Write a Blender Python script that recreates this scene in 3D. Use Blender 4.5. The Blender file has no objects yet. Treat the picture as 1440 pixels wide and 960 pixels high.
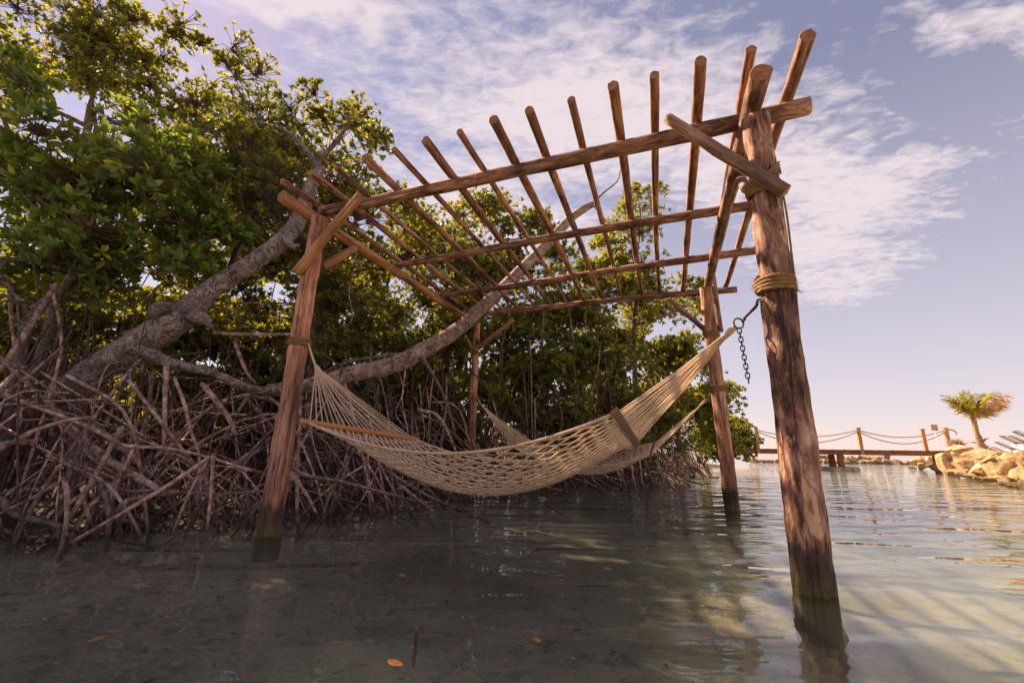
import bpy, math, random
import numpy as np
from mathutils import Vector, Matrix, noise

random.seed(7)
SC = bpy.context.scene
COL = SC.collection

# ------------------------------------------------------------------ camera
F_PX, PITCH, ROLL, CAM_H = 614.1, 0.2443, 0.0147, 0.65
_c, _s, _cr, _sr = math.cos(PITCH), math.sin(PITCH), math.cos(ROLL), math.sin(ROLL)
FW = Vector((0, _c, _s))
_R, _U = Vector((1, 0, 0)), Vector((0, -_s, _c))
RT = _R * _cr + _U * _sr
UP = _U * _cr - _R * _sr
CAMP = Vector((0, 0, CAM_H))
cam_d = bpy.data.cameras.new('camera')
cam_d.sensor_width = 36.0
cam_d.lens = F_PX / 1440 * 36
cam_d.clip_end = 9000
cam_d.clip_start = 0.05
cam = bpy.data.objects.new('camera', cam_d)
COL.objects.link(cam)
mw = Matrix.Identity(4)
for i in range(3):
    mw[i][0], mw[i][1], mw[i][2], mw[i][3] = RT[i], UP[i], -FW[i], CAMP[i]
cam.matrix_world = mw
SC.camera = cam

# ------------------------------------------------------------------ light
SUN_AZ, SUN_EL = math.radians(-46), math.radians(46)     # azimuth from +Y, negative = towards -X
SUN_DIR = Vector((math.sin(SUN_AZ) * math.cos(SUN_EL), math.cos(SUN_AZ) * math.cos(SUN_EL), math.sin(SUN_EL)))
sd = bpy.data.lights.new('sun', 'SUN')
sd.energy = 5.0
sd.angle = math.radians(1.0)
sd.color = (1.0, 0.74, 0.48)
sun = bpy.data.objects.new('sun', sd)
sun.rotation_euler = SUN_DIR.to_track_quat('Z', 'Y').to_euler()
COL.objects.link(sun)

SC.view_settings.view_transform = 'Standard'
SC.view_settings.look = 'None'
SC.view_settings.gamma = 1.0
SC.view_settings.use_curve_mapping = False
SC.view_settings.exposure = 1.58
SC.cycles.use_denoising = True
SC.cycles.adaptive_threshold = 0.02
SC.cycles.max_bounces = 7
SC.cycles.diffuse_bounces = 4
SC.cycles.glossy_bounces = 3
SC.cycles.transmission_bounces = 4
SC.cycles.transparent_max_bounces = 8
SC.cycles.caustics_reflective = False
SC.cycles.caustics_refractive = False
SC.cycles.sample_clamp_indirect = 6.0


def N(nt, kind, ins=None, **props):
    n = nt.nodes.new(kind)
    for k, v in props.items():
        setattr(n, k, v)
    if ins:
        for k, v in ins.items():
            if hasattr(v, 'is_output') or isinstance(v, bpy.types.NodeSocket):
                nt.links.new(v, n.inputs[k])
            else:
                n.inputs[k].default_value = v
    return n


def math_n(nt, op, a, b=None, clamp=False):
    n = nt.nodes.new('ShaderNodeMath')
    n.operation = op
    n.use_clamp = clamp
    for i, v in enumerate((a, b)):
        if v is None:
            continue
        if isinstance(v, bpy.types.NodeSocket):
            nt.links.new(v, n.inputs[i])
        else:
            n.inputs[i].default_value = v
    return n.outputs[0]


def ramp(nt, fac, stops, interp='LINEAR'):
    n = nt.nodes.new('ShaderNodeValToRGB')
    cr = n.color_ramp
    cr.interpolation = interp
    while len(cr.elements) < len(stops):
        cr.elements.new(0.5)
    for e, (p, c) in zip(cr.elements, stops):
        e.position = p
        e.color = (*c, 1) if len(c) == 3 else c
    nt.links.new(fac, n.inputs[0])
    return n.outputs[0]


def smooth(nt, v, lo, hi):
    n = nt.nodes.new('ShaderNodeMapRange')
    n.interpolation_type = 'SMOOTHSTEP'
    nt.links.new(v, n.inputs[0])
    n.inputs[1].default_value, n.inputs[2].default_value = lo, hi
    return n.outputs[0]


def mixc(nt, fac, a, b, blend='MIX'):
    n = nt.nodes.new('ShaderNodeMix')
    n.data_type = 'RGBA'
    n.blend_type = blend
    for key, v in ((0, fac), (6, a), (7, b)):
        if isinstance(v, bpy.types.NodeSocket):
            nt.links.new(v, n.inputs[key])
        elif isinstance(v, (int, float)):
            n.inputs[key].default_value = v
        else:
            n.inputs[key].default_value = (*v, 1)
    return n.outputs[2]


# ------------------------------------------------------------------ sky
world = bpy.data.worlds.new('World')
SC.world = world
world.use_nodes = True
nt = world.node_tree
nt.nodes.clear()
sky = N(nt, 'ShaderNodeTexSky', sky_type='NISHITA', sun_disc=False, sun_elevation=SUN_EL, sun_rotation=SUN_AZ,
        air_density=1.0, dust_density=0.15, ozone_density=3.0)
tc = N(nt, 'ShaderNodeTexCoord')
sep = N(nt, 'ShaderNodeSeparateXYZ', {0: tc.outputs['Generated']})
zc = math_n(nt, 'MAXIMUM', sep.outputs[2], 0.02)
qx = math_n(nt, 'DIVIDE', sep.outputs[0], zc)
qy = math_n(nt, 'DIVIDE', sep.outputs[1], zc)
q = N(nt, 'ShaderNodeCombineXYZ', {0: qx, 1: qy})
# banks of altocumulus, each an ellipse on the cloud layer (layer coordinates = direction / elevation)
warp = N(nt, 'ShaderNodeTexNoise', {'Vector': q.outputs[0], 'Scale': 2.2, 'Detail': 4.0, 'Roughness': 0.6})
wv = N(nt, 'ShaderNodeVectorMath', {0: warp.outputs['Color'], 1: (0.5, 0.5, 0.5)}, operation='SUBTRACT')
wv2 = N(nt, 'ShaderNodeVectorMath', {0: wv.outputs[0], 'Scale': 0.55}, operation='SCALE')
qw = N(nt, 'ShaderNodeVectorMath', {0: q.outputs[0], 1: wv2.outputs[0]}, operation='ADD')
BANKS = [(0.30, 1.20, 0.95, 0.42, 14, 1.0), (0.95, 1.42, 0.7, 0.42, 24, 1.0), (1.55, 1.95, 0.65, 0.45, 50, 1.0), (1.35, 1.62, 0.62, 0.45, 24, 1.0), (1.95, 2.45, 0.95, 0.50, 46, 0.92),
         (1.20, 0.78, 0.34, 0.10, -15, 0.8), (-0.52, 0.78, 0.40, 0.11, 12, 1.0), (2.6, 4.2, 1.8, 0.7, 20, 0.7), (-0.1, 1.75, 0.9, 0.5, 25, 0.9),
         (-0.75, 1.35, 0.8, 0.45, 30, 0.8), (-0.05, 0.76, 0.20, 0.09, 0, 0.75), (0.45, 0.72, 0.2, 0.06, 10, 0.6), (1.55, 1.0, 0.25, 0.16, 40, 0.4),
         (-1.9, -0.6, 0.9, 0.5, 20, 0.9), (0.7, -1.2, 1.1, 0.5, -30, 0.9), (3.1, -0.8, 1.0, 0.7, 10, 0.8), (-3.2, 1.6, 0.9, 1.2, 0, 0.8), (-0.9, -1.9, 1.0, 0.6, 40, 0.9), (-0.3, -0.2, 0.5, 0.3, 10, 0.8)]
tot = None
for (bx_, by_, rx_, ry_, ang, w_) in BANKS:
    mp = N(nt, 'ShaderNodeMapping', {'Vector': qw.outputs[0], 'Location': (bx_, by_, 0), 'Rotation': (0, 0, math.radians(ang)), 'Scale': (rx_, ry_, 1)}, vector_type='TEXTURE')
    ln = N(nt, 'ShaderNodeVectorMath', {0: mp.outputs[0]}, operation='LENGTH')
    mr = N(nt, 'ShaderNodeMapRange', {0: ln.outputs['Value'], 1: 0.25, 2: 1.35, 3: w_, 4: 0.0})
    tot = mr.outputs[0] if tot is None else math_n(nt, 'MAXIMUM', tot, mr.outputs[0])
cell = N(nt, 'ShaderNodeTexNoise', {'Vector': N(nt, 'ShaderNodeMapping', {'Vector': q.outputs[0], 'Rotation': (0, 0, 0.6), 'Scale': (13, 21, 1)}).outputs[0], 'Scale': 1.0, 'Detail': 7.0, 'Roughness': 0.62, 'Distortion': 0.5})
broad = N(nt, 'ShaderNodeTexNoise', {'Vector': q.outputs[0], 'Scale': 1.3, 'Detail': 3.0})
thin = N(nt, 'ShaderNodeTexNoise', {'Vector': N(nt, 'ShaderNodeMapping', {'Vector': q.outputs[0], 'Rotation': (0, 0, 0.5), 'Scale': (1.0, 4.2, 1)}).outputs[0], 'Scale': 1.6, 'Detail': 6.0, 'Roughness': 0.65})
den = math_n(nt, 'ADD', math_n(nt, 'MULTIPLY', tot, 0.95), math_n(nt, 'MULTIPLY', math_n(nt, 'SUBTRACT', cell.outputs[0], 0.5), 1.25))
den = math_n(nt, 'ADD', den, math_n(nt, 'MULTIPLY', math_n(nt, 'SUBTRACT', broad.outputs[0], 0.5), 0.5))
den = math_n(nt, 'ADD', den, math_n(nt, 'MULTIPLY', math_n(nt, 'SUBTRACT', thin.outputs[0], 0.5), 0.7))
cl = math_n(nt, 'MULTIPLY', smooth(nt, den, 0.10, 0.98), 0.95)
cl = math_n(nt, 'MULTIPLY', cl, smooth(nt, sep.outputs[2], 0.03, 0.30))
skc = mixc(nt, 1.0, sky.outputs[0], (1.25, 0.87, 0.81), 'MULTIPLY')
# a thin high veil of cloud over the whole sky, thicker towards the horizon
veil = N(nt, 'ShaderNodeMapRange', {0: sep.outputs[2], 1: 0.0, 2: 0.65, 3: 0.70, 4: 0.13}).outputs[0]
cl = math_n(nt, 'MAXIMUM', cl, veil)
bg1 = N(nt, 'ShaderNodeBackground', {'Color': skc, 'Strength': 0.05})
bg2 = N(nt, 'ShaderNodeBackground', {'Color': (0.61, 0.525, 0.545, 1), 'Strength': 0.485})
ms = N(nt, 'ShaderNodeMixShader', {0: cl, 1: bg1.outputs[0], 2: bg2.outputs[0]})
wo = N(nt, 'ShaderNodeOutputWorld', {0: ms.outputs[0]})


# ------------------------------------------------------------------ where a direction meets a plane of the place
def ray(u, v):
    return FW + RT * ((u - 720) / F_PX) + UP * ((480 - v) / F_PX)


def on_z(u, v, z):
    d = ray(u, v)
    return CAMP + d * ((z - CAM_H) / d.z)


def on_y(u, v, y):
    d = ray(u, v)
    return CAMP + d * (y / d.y)


def on_plane(u, v, p, n):
    d = ray(u, v)
    return CAMP + d * ((Vector(p) - CAMP).dot(n) / d.dot(n))


def depth(p):
    return (Vector(p) - CAMP).dot(FW)


# ------------------------------------------------------------------ materials
def mat(name, rough=0.8):
    m = bpy.data.materials.new(name)
    m.use_nodes = True
    b = m.node_tree.nodes['Principled BSDF']
    b.inputs['Roughness'].default_value = rough
    return m, m.node_tree, b


def bump(nt, b, h, strength, dist):
    n = N(nt, 'ShaderNodeBump', {'Height': h, 'Strength': strength, 'Distance': dist})
    nt.links.new(n.outputs[0], b.inputs['Normal'])


def obj_coord(nt, scale, rnd=True):
    tc = N(nt, 'ShaderNodeTexCoord')
    v = tc.outputs['Object']
    if rnd:
        oi = N(nt, 'ShaderNodeObjectInfo')
        off = N(nt, 'ShaderNodeVectorMath', {0: (37.0, 19.0, 53.0), 'Scale': oi.outputs['Random']}, operation='SCALE')
        v = N(nt, 'ShaderNodeVectorMath', {0: v, 1: off.outputs[0]}, operation='ADD').outputs[0]
    return N(nt, 'ShaderNodeMapping', {'Vector': v, 'Scale': scale}).outputs[0]


def wood_mat(name, stops, patch, patch_amt, wet=False, rough=0.8, grain=(26, 26, 2.2), bump_d=0.012, spot=0.62):
    m, nt, b = mat(name, rough)
    fine = N(nt, 'ShaderNodeTexNoise', {'Vector': obj_coord(nt, grain), 'Scale': 1.0, 'Detail': 8.0, 'Roughness': 0.65, 'Distortion': 0.3})
    big = N(nt, 'ShaderNodeTexNoise', {'Vector': obj_coord(nt, (8, 8, 3.0)), 'Scale': 1.0, 'Detail': 8.0, 'Roughness': 0.68, 'Distortion': 1.2})
    col = ramp(nt, fine.outputs[0], stops)
    pk = smooth(nt, big.outputs[0], spot - 0.06, spot + 0.05)
    pk = math_n(nt, 'MULTIPLY', pk, patch_amt)
    col = mixc(nt, pk, col, patch)
    ck = N(nt, 'ShaderNodeTexNoise', {'Vector': obj_coord(nt, (42, 42, 1.5)), 'Scale': 1.0, 'Detail': 3.0, 'Roughness': 0.5, 'Distortion': 0.2})
    ckf = smooth(nt, ck.outputs[0], 0.60, 0.66)
    col = mixc(nt, math_n(nt, 'MULTIPLY', ckf, 0.75), col, (0.035, 0.02, 0.015))
    tone = N(nt, 'ShaderNodeTexNoise', {'Vector': obj_coord(nt, (2.5, 2.5, 1.4)), 'Scale': 1.0, 'Detail': 3.0})
    col = mixc(nt, 1.0, col, ramp(nt, tone.outputs[0], [(0.38, (0.55, 0.50, 0.48)), (0.62, (1.30, 1.26, 1.2))]), 'MULTIPLY')
    if wet:
        g = N(nt, 'ShaderNodeNewGeometry')
        z = N(nt, 'ShaderNodeSeparateXYZ', {0: g.outputs['Position']}).outputs[2]
        nz = math_n(nt, 'MULTIPLY', math_n(nt, 'SUBTRACT', N(nt, 'ShaderNodeTexNoise', {'Vector': obj_coord(nt, (16, 16, 2.5)), 'Scale': 1.0, 'Detail': 5.0}).outputs[0], 0.5), 0.32)
        zz = math_n(nt, 'ADD', z, nz)
        w1 = N(nt, 'ShaderNodeMapRange', {0: zz, 1: 0.20, 2: 0.27, 3: 0.86, 4: 0.0}).outputs[0]
        w2 = N(nt, 'ShaderNodeMapRange', {0: zz, 1: 0.02, 2: 0.12, 3: 0.75, 4: 0.0}).outputs[0]
        col = mixc(nt, w1, col, (0.025, 0.018, 0.013))
        col = mixc(nt, w2, col, (0.15, 0.12, 0.03))
        w3 = N(nt, 'ShaderNodeMapRange', {0: z, 1: -0.05, 2: 0.0, 3: 0.85, 4: 0.0}).outputs[0]
        col = mixc(nt, w3, col, (0.30, 0.25, 0.155))
    nt.links.new(col, b.inputs['Base Color'])
    h = math_n(nt, 'ADD', math_n(nt, 'ADD', fine.outputs[0], math_n(nt, 'MULTIPLY', pk, -0.5)), math_n(nt, 'MULTIPLY', ckf, -0.7))
    bump(nt, b, h, 1.0, bump_d)
    return m


M_POST = wood_mat('peeling_bark', [(0.36, (0.050, 0.021, 0.015)), (0.45, (0.230, 0.100, 0.069)), (0.53, (0.373, 0.185, 0.133)), (0.62, (0.549, 0.342, 0.264)), (0.72, (0.666, 0.475, 0.383))], (0.659, 0.380, 0.218), 0.85, wet=True, spot=0.55, grain=(17, 17, 6.5), bump_d=0.022)
M_POST2 = wood_mat('fibrous_bark', [(0.36, (0.143, 0.057, 0.035)), (0.46, (0.373, 0.157, 0.091)), (0.54, (0.505, 0.238, 0.146)), (0.66, (0.666, 0.408, 0.292))], (0.659, 0.380, 0.255), 0.6, wet=True, spot=0.57, grain=(26, 26, 2.0))
M_BEAM = wood_mat('dark_bark', [(0.36, (0.044, 0.019, 0.014)), (0.46, (0.198, 0.087, 0.058)), (0.54, (0.373, 0.190, 0.133)), (0.66, (0.604, 0.390, 0.292))], (0.505, 0.257, 0.155), 0.75, spot=0.56, grain=(20, 20, 4.5), bump_d=0.018)
M_RAFT = wood_mat('pole_bark', [(0.36, (0.066, 0.026, 0.017)), (0.46, (0.253, 0.110, 0.069)), (0.54, (0.418, 0.200, 0.123)), (0.66, (0.593, 0.342, 0.228))], (0.604, 0.285, 0.146), 0.8, spot=0.55, grain=(26, 26, 3.2))
M_PEEL = wood_mat('peeled_orange_wood', [(0.34, (0.20, 0.085, 0.035)), (0.46, (0.42, 0.185, 0.070)), (0.56, (0.52, 0.255, 0.105)), (0.70, (0.60, 0.37, 0.20))], (0.24, 0.115, 0.06), 0.6, rough=0.65, bump_d=0.009, spot=0.58, grain=(30, 30, 3.0))
M_BRACE = wood_mat('smooth_brown_wood', [(0.34, (0.11, 0.055, 0.038)), (0.46, (0.28, 0.150, 0.100)), (0.56, (0.38, 0.225, 0.155)), (0.70, (0.50, 0.34, 0.25))], (0.20, 0.10, 0.065), 0.6, rough=0.7, bump_d=0.010, spot=0.57, grain=(28, 28, 3.4))
M_CUT, nt, b = mat('sawn_end', 0.75)
rg = N(nt, 'ShaderNodeTexNoise', {'Vector': obj_coord(nt, (30, 30, 30)), 'Scale': 1.0, 'Detail': 5.0})
nt.links.new(ramp(nt, rg.outputs[0], [(0.3, (0.20, 0.075, 0.035)), (0.7, (0.44, 0.20, 0.10))]), b.inputs['Base Color'])


def simple(name, stops, scale, rough=0.8, bd=0.0, rnd=True, detail=5.0):
    m, nt, b = mat(name, rough)
    n = N(nt, 'ShaderNodeTexNoise', {'Vector': obj_coord(nt, scale, rnd), 'Scale': 1.0, 'Detail': detail, 'Roughness': 0.6})
    nt.links.new(ramp(nt, n.outputs[0], stops), b.inputs['Base Color'])
    if bd:
        bump(nt, b, n.outputs[0], 1.0, bd)
    return m


M_ROPE = simple('coir_rope', [(0.3, (0.16, 0.075, 0.028)), (0.7, (0.42, 0.25, 0.11))], (90, 90, 140), 0.9, 0.006)
M_NET = simple('cotton_cord', [(0.35, (0.56, 0.36, 0.225)), (0.65, (0.78, 0.56, 0.385))], (60, 60, 60), 0.9, 0.002)
M_BAR = simple('varnished_bar', [(0.3, (0.46, 0.17, 0.04)), (0.7, (0.60, 0.25, 0.07))], (8, 60, 60), 0.4)
M_BAR2 = simple('brown_bar', [(0.3, (0.16, 0.075, 0.045)), (0.7, (0.26, 0.125, 0.075))], (8, 60, 60), 0.5)
M_IRON = simple('dark_iron', [(0.3, (0.03, 0.022, 0.022)), (0.7, (0.10, 0.07, 0.065))], (60, 60, 60), 0.55, 0.001)
M_IRON.node_tree.nodes['Principled BSDF'].inputs['Metallic'].default_value = 0.6


def root_mat(name, stops, wet=True, scale=(14, 14, 14), bd=0.01, scar=0.0):
    m, nt, b = mat(name, 0.8)
    n = N(nt, 'ShaderNodeTexNoise', {'Vector': obj_coord(nt, scale), 'Scale': 1.0, 'Detail': 9.0, 'Roughness': 0.72})
    col = ramp(nt, n.outputs[0], stops)
    oi = N(nt, 'ShaderNodeObjectInfo')
    col = mixc(nt, 1.0, col, ramp(nt, oi.outputs['Random'], [(0.0, (0.45, 0.40, 0.38)), (0.5, (0.9, 0.85, 0.82)), (1.0, (1.5, 1.35, 1.3))]), 'MULTIPLY')
    if wet:
        g = N(nt, 'ShaderNodeNewGeometry')
        z = N(nt, 'ShaderNodeSeparateXYZ', {0: g.outputs['Position']}).outputs[2]
        w1 = N(nt, 'ShaderNodeMapRange', {0: z, 1: 0.04, 2: 0.22, 3: 0.75, 4: 0.0}).outputs[0]
        col = mixc(nt, w1, col, (0.05, 0.03, 0.022))
    h = n.outputs[0]
    if scar:
        sc_ = N(nt, 'ShaderNodeTexNoise', {'Vector': obj_coord(nt, (9, 9, 9)), 'Scale': 1.0, 'Detail': 6.0, 'Roughness': 0.6, 'Distortion': 2.5})
        k1 = smooth(nt, math_n(nt, 'ABSOLUTE', math_n(nt, 'SUBTRACT', sc_.outputs[0], 0.5)), 0.030, 0.004)
        k2 = smooth(nt, N(nt, 'ShaderNodeTexNoise', {'Vector': obj_coord(nt, (2.6, 2.6, 2.6)), 'Scale': 1.0, 'Detail': 8.0, 'Roughness': 0.7}).outputs[0], 0.56, 0.64)
        col = mixc(nt, math_n(nt, 'MULTIPLY', k1, scar), col, (0.05, 0.032, 0.025))
        col = mixc(nt, math_n(nt, 'MULTIPLY', k2, scar * .8), col, (0.13, 0.085, 0.065))
        h = math_n(nt, 'SUBTRACT', h, math_n(nt, 'MULTIPLY', k1, 0.5))
    nt.links.new(col, b.inputs['Base Color'])
    bump(nt, b, h, 1.0, bd)
    return m


M_ROOT = root_mat('prop_root_bark', [(0.36, (0.101, 0.054, 0.043)), (0.48, (0.296, 0.180, 0.145)), (0.56, (0.486, 0.331, 0.283)), (0.68, (0.740, 0.649, 0.596))])
M_TRUNK = root_mat('mangrove_bark', [(0.34, (0.14, 0.10, 0.085)), (0.45, (0.29, 0.215, 0.19)), (0.55, (0.41, 0.33, 0.30)), (0.68, (0.58, 0.51, 0.47))], False, (7, 7, 7), 0.05, 0.75)
M_LIMB = root_mat('pale_dead_wood', [(0.36, (0.17, 0.105, 0.08)), (0.46, (0.38, 0.26, 0.205)), (0.54, (0.50, 0.37, 0.30)), (0.66, (0.64, 0.52, 0.45))], False, (8, 8, 8), 0.02, 0.45)
M_DEEP = root_mat('painted_shade_root_bark', [(0.36, (0.035, 0.022, 0.017)), (0.50, (0.11, 0.07, 0.055)), (0.66, (0.22, 0.16, 0.13))])  # darker copy of the root bark, paints the shade inside the tangle
M_TWIG = root_mat('twig_bark', [(0.3, (0.06, 0.04, 0.03)), (0.7, (0.20, 0.14, 0.11))], False, (20, 20, 20), 0.003)


def leaf_mat(name, dark, mid, young, trans=0.34):
    m, nt, b = mat(name, 0.38)
    at = N(nt, 'ShaderNodeAttribute', attribute_name='tint')
    oi = N(nt, 'ShaderNodeObjectInfo')
    f = at.outputs['Fac']
    col = ramp(nt, f, [(0.0, dark), (0.55, mid), (0.9, young), (0.97, (0.42, 0.27, 0.03)), (1.0, (0.40, 0.13, 0.03))])
    nt.links.new(col, b.inputs['Base Color'])
    b.inputs['Specular IOR Level'].default_value = 0.45
    tr = N(nt, 'ShaderNodeBsdfTranslucent', {'Color': mixc(nt, 1.0, col, (2.4, 2.2, 0.9), 'MULTIPLY')})
    mx = N(nt, 'ShaderNodeMixShader', {0: trans, 1: b.outputs[0], 2: tr.outputs[0]})
    nt.links.new(mx.outputs[0], nt.nodes['Material Output'].inputs[0])
    return m


M_LEAF = leaf_mat('mangrove_leaf', (0.088, 0.108, 0.023), (0.166, 0.183, 0.033), (0.368, 0.321, 0.051), 0.38)
M_LEAF_Y = leaf_mat('bright_mangrove_leaf', (0.119, 0.135, 0.029), (0.203, 0.216, 0.042), (0.350, 0.324, 0.058), 0.42)
M_LEAF_N = leaf_mat('glossy_mangrove_leaf', (0.088, 0.149, 0.034), (0.166, 0.227, 0.046), (0.456, 0.405, 0.061), 0.36)

# ground under and beside the water
M_BED, nt, b = mat('sandy_mud', 0.9)
g = N(nt, 'ShaderNodeNewGeometry')
p = g.outputs['Position']
n1 = N(nt, 'ShaderNodeTexNoise', {'Vector': p, 'Scale': 0.9, 'Detail': 6.0, 'Roughness': 0.6})
n2 = N(nt, 'ShaderNodeTexNoise', {'Vector': p, 'Scale': 11.0, 'Detail': 6.0, 'Roughness': 0.7})
n3 = N(nt, 'ShaderNodeTexNoise', {'Vector': p, 'Scale': 45.0, 'Detail': 4.0})
col = ramp(nt, n1.outputs[0], [(0.36, (0.30, 0.28, 0.165)), (0.5, (0.46, 0.42, 0.27)), (0.64, (0.62, 0.55, 0.38))])
col = mixc(nt, math_n(nt, 'MULTIPLY', smooth(nt, n2.outputs[0], 0.52, 0.66), 0.7), col, (0.12, 0.11, 0.062))
col = mixc(nt, smooth(nt, n3.outputs[0], 0.62, 0.70), col, (0.05, 0.04, 0.025))
z = N(nt, 'ShaderNodeSeparateXYZ', {0: p}).outputs[2]
col = mixc(nt, smooth(nt, z, -0.07, 0.03), col, (0.06, 0.042, 0.030))
nt.links.new(col, b.inputs['Base Color'])
bump(nt, b, n2.outputs[0], 0.6, 0.03)

M_SAND, nt, b = mat('coral_sand', 0.9)
p = N(nt, 'ShaderNodeNewGeometry').outputs['Position']
n1 = N(nt, 'ShaderNodeTexNoise', {'Vector': p, 'Scale': 3.0, 'Detail': 8.0, 'Roughness': 0.7})
nt.links.new(ramp(nt, n1.outputs[0], [(0.3, (0.45, 0.37, 0.29)), (0.55, (0.68, 0.60, 0.52)), (0.75, (0.78, 0.72, 0.65))]), b.inputs['Base Color'])
bump(nt, b, n1.outputs[0], 1.0, 0.12)

# clear shallow water: mirror by angle, otherwise see-through with a green-grey tint
M_WATER, nt, b = mat('lagoon_water', 0.02)
nt.nodes.remove(b)
p = N(nt, 'ShaderNodeNewGeometry').outputs['Position']
w1 = N(nt, 'ShaderNodeTexNoise', {'Vector': N(nt, 'ShaderNodeMapping', {'Vector': p, 'Rotation': (0, 0, 0.25), 'Scale': (0.75, 2.3, 1)}).outputs[0], 'Scale': 1.15, 'Detail': 1.0, 'Roughness': 0.4, 'Distortion': 0.5})
w2 = N(nt, 'ShaderNodeTexNoise', {'Vector': N(nt, 'ShaderNodeMapping', {'Vector': p, 'Rotation': (0, 0, -0.2), 'Scale': (0.9, 2.2, 1)}).outputs[0], 'Scale': 5.0, 'Detail': 1.0, 'Roughness': 0.4, 'Distortion': 0.4})
w3 = N(nt, 'ShaderNodeTexNoise', {'Vector': p, 'Scale': 0.35, 'Detail': 2.0})
calm = N(nt, 'ShaderNodeMapRange', {0: w3.outputs[0], 1: 0.35, 2: 0.65, 3: 0.35, 4: 1.0}).outputs[0]
hgt = math_n(nt, 'ADD', math_n(nt, 'MULTIPLY', w1.outputs[0], 0.040), math_n(nt, 'MULTIPLY', math_n(nt, 'MULTIPLY', w2.outputs[0], 0.0060), calm))
bp = N(nt, 'ShaderNodeBump', {'Height': hgt, 'Strength': 1.0, 'Distance': 1.0})
fr = N(nt, 'ShaderNodeFresnel', {'IOR': 1.34, 'Normal': bp.outputs[0]})
gl = N(nt, 'ShaderNodeBsdfGlossy', {'Color': (0.97, 0.97, 0.97, 1), 'Roughness': 0.015, 'Normal': bp.outputs[0]})
tr = N(nt, 'ShaderNodeBsdfTransparent', {'Color': (0.98, 0.99, 0.97, 1)})
mx = N(nt, 'ShaderNodeMixShader', {0: fr.outputs[0], 1: tr.outputs[0], 2: gl.outputs[0]})
nt.links.new(mx.outputs[0], nt.nodes['Material Output'].inputs[0])
vs = N(nt, 'ShaderNodeVolumePrincipled', {'Color': (0.76, 0.86, 0.76, 1), 'Density': 0.52, 'Anisotropy': 0.0})
nt.links.new(vs.outputs[0], nt.nodes['Material Output'].inputs[1])

M_ROCK, nt, b = mat('limestone_boulder', 0.9)
n1 = N(nt, 'ShaderNodeTexNoise', {'Vector': obj_coord(nt, (2.2, 2.2, 2.2)), 'Scale': 1.0, 'Detail': 8.0, 'Roughness': 0.65})
oi = N(nt, 'ShaderNodeObjectInfo')
col = ramp(nt, n1.outputs[0], [(0.36, (0.28, 0.165, 0.075)), (0.48, (0.50, 0.33, 0.17)), (0.6, (0.62, 0.47, 0.31))])
col = mixc(nt, 1.0, col, ramp(nt, oi.outputs['Random'], [(0.0, (0.75, 0.7, 0.65)), (1.0, (1.2, 1.1, 1.0))]), 'MULTIPLY')
z = N(nt, 'ShaderNodeSeparateXYZ', {0: N(nt, 'ShaderNodeNewGeometry').outputs['Position']}).outputs[2]
col = mixc(nt, N(nt, 'ShaderNodeMapRange', {0: z, 1: 0.06, 2: 0.20, 3: 0.75, 4: 0.0}).outputs[0], col, (0.10, 0.065, 0.035))
nt.links.new(col, b.inputs['Base Color'])
bump(nt, b, n1.outputs[0], 1.0, 0.16)
M_ROCKD = simple('dark_boulder', [(0.3, (0.05, 0.036, 0.03)), (0.7, (0.16, 0.11, 0.085))], (3, 3, 3), 0.9, 0.05)
M_ROCKB = simple('breakwater_boulder', [(0.3, (0.10, 0.065, 0.045)), (0.55, (0.30, 0.20, 0.13)), (0.75, (0.50, 0.37, 0.25))], (1.2, 1.2, 1.2), 0.9, 0.08)
M_DECK = simple('weathered_deck_wood', [(0.3, (0.16, 0.06, 0.03)), (0.6, (0.30, 0.125, 0.065)), (0.8, (0.42, 0.20, 0.11))], (1.5, 12, 12), 0.85, 0.01)
M_DPOST = simple('warm_post_wood', [(0.3, (0.36, 0.17, 0.065)), (0.7, (0.56, 0.31, 0.14))], (9, 9, 2), 0.8, 0.01)
M_CONC = simple('stained_concrete', [(0.35, (0.24, 0.16, 0.10)), (0.65, (0.52, 0.42, 0.31))], (5, 5, 5), 0.9, 0.02)
M_WHITE = simple('white_plastic', [(0.3, (0.70, 0.68, 0.66)), (0.7, (0.82, 0.80, 0.78))], (5, 5, 5), 0.45)
M_BLUE = simple('blue_sling', [(0.3, (0.035, 0.06, 0.26)), (0.7, (0.06, 0.10, 0.36))], (5, 5, 5), 0.7)
M_SIGN = simple('brown_sign', [(0.3, (0.30, 0.19, 0.13)), (0.7, (0.38, 0.25, 0.17))], (5, 5, 5), 0.7)
M_PTRUNK = simple('palm_trunk', [(0.3, (0.16, 0.075, 0.04)), (0.7, (0.48, 0.30, 0.17))], (8, 8, 22), 0.9, 0.03)
M_FROND = leaf_mat('palm_frond', (0.15, 0.155, 0.025), (0.26, 0.25, 0.04), (0.36, 0.33, 0.06), 0.35)
M_FRONDD = leaf_mat('dry_palm_frond', (0.26, 0.15, 0.07), (0.42, 0.27, 0.13), (0.52, 0.37, 0.20), 0.2)
M_FLOAT = simple('fallen_leaf', [(0.35, (0.26, 0.07, 0.015)), (0.65, (0.50, 0.22, 0.04))], (3, 3, 3), 0.45)

# ------------------------------------------------------------------ object helpers
WM = {}


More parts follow.
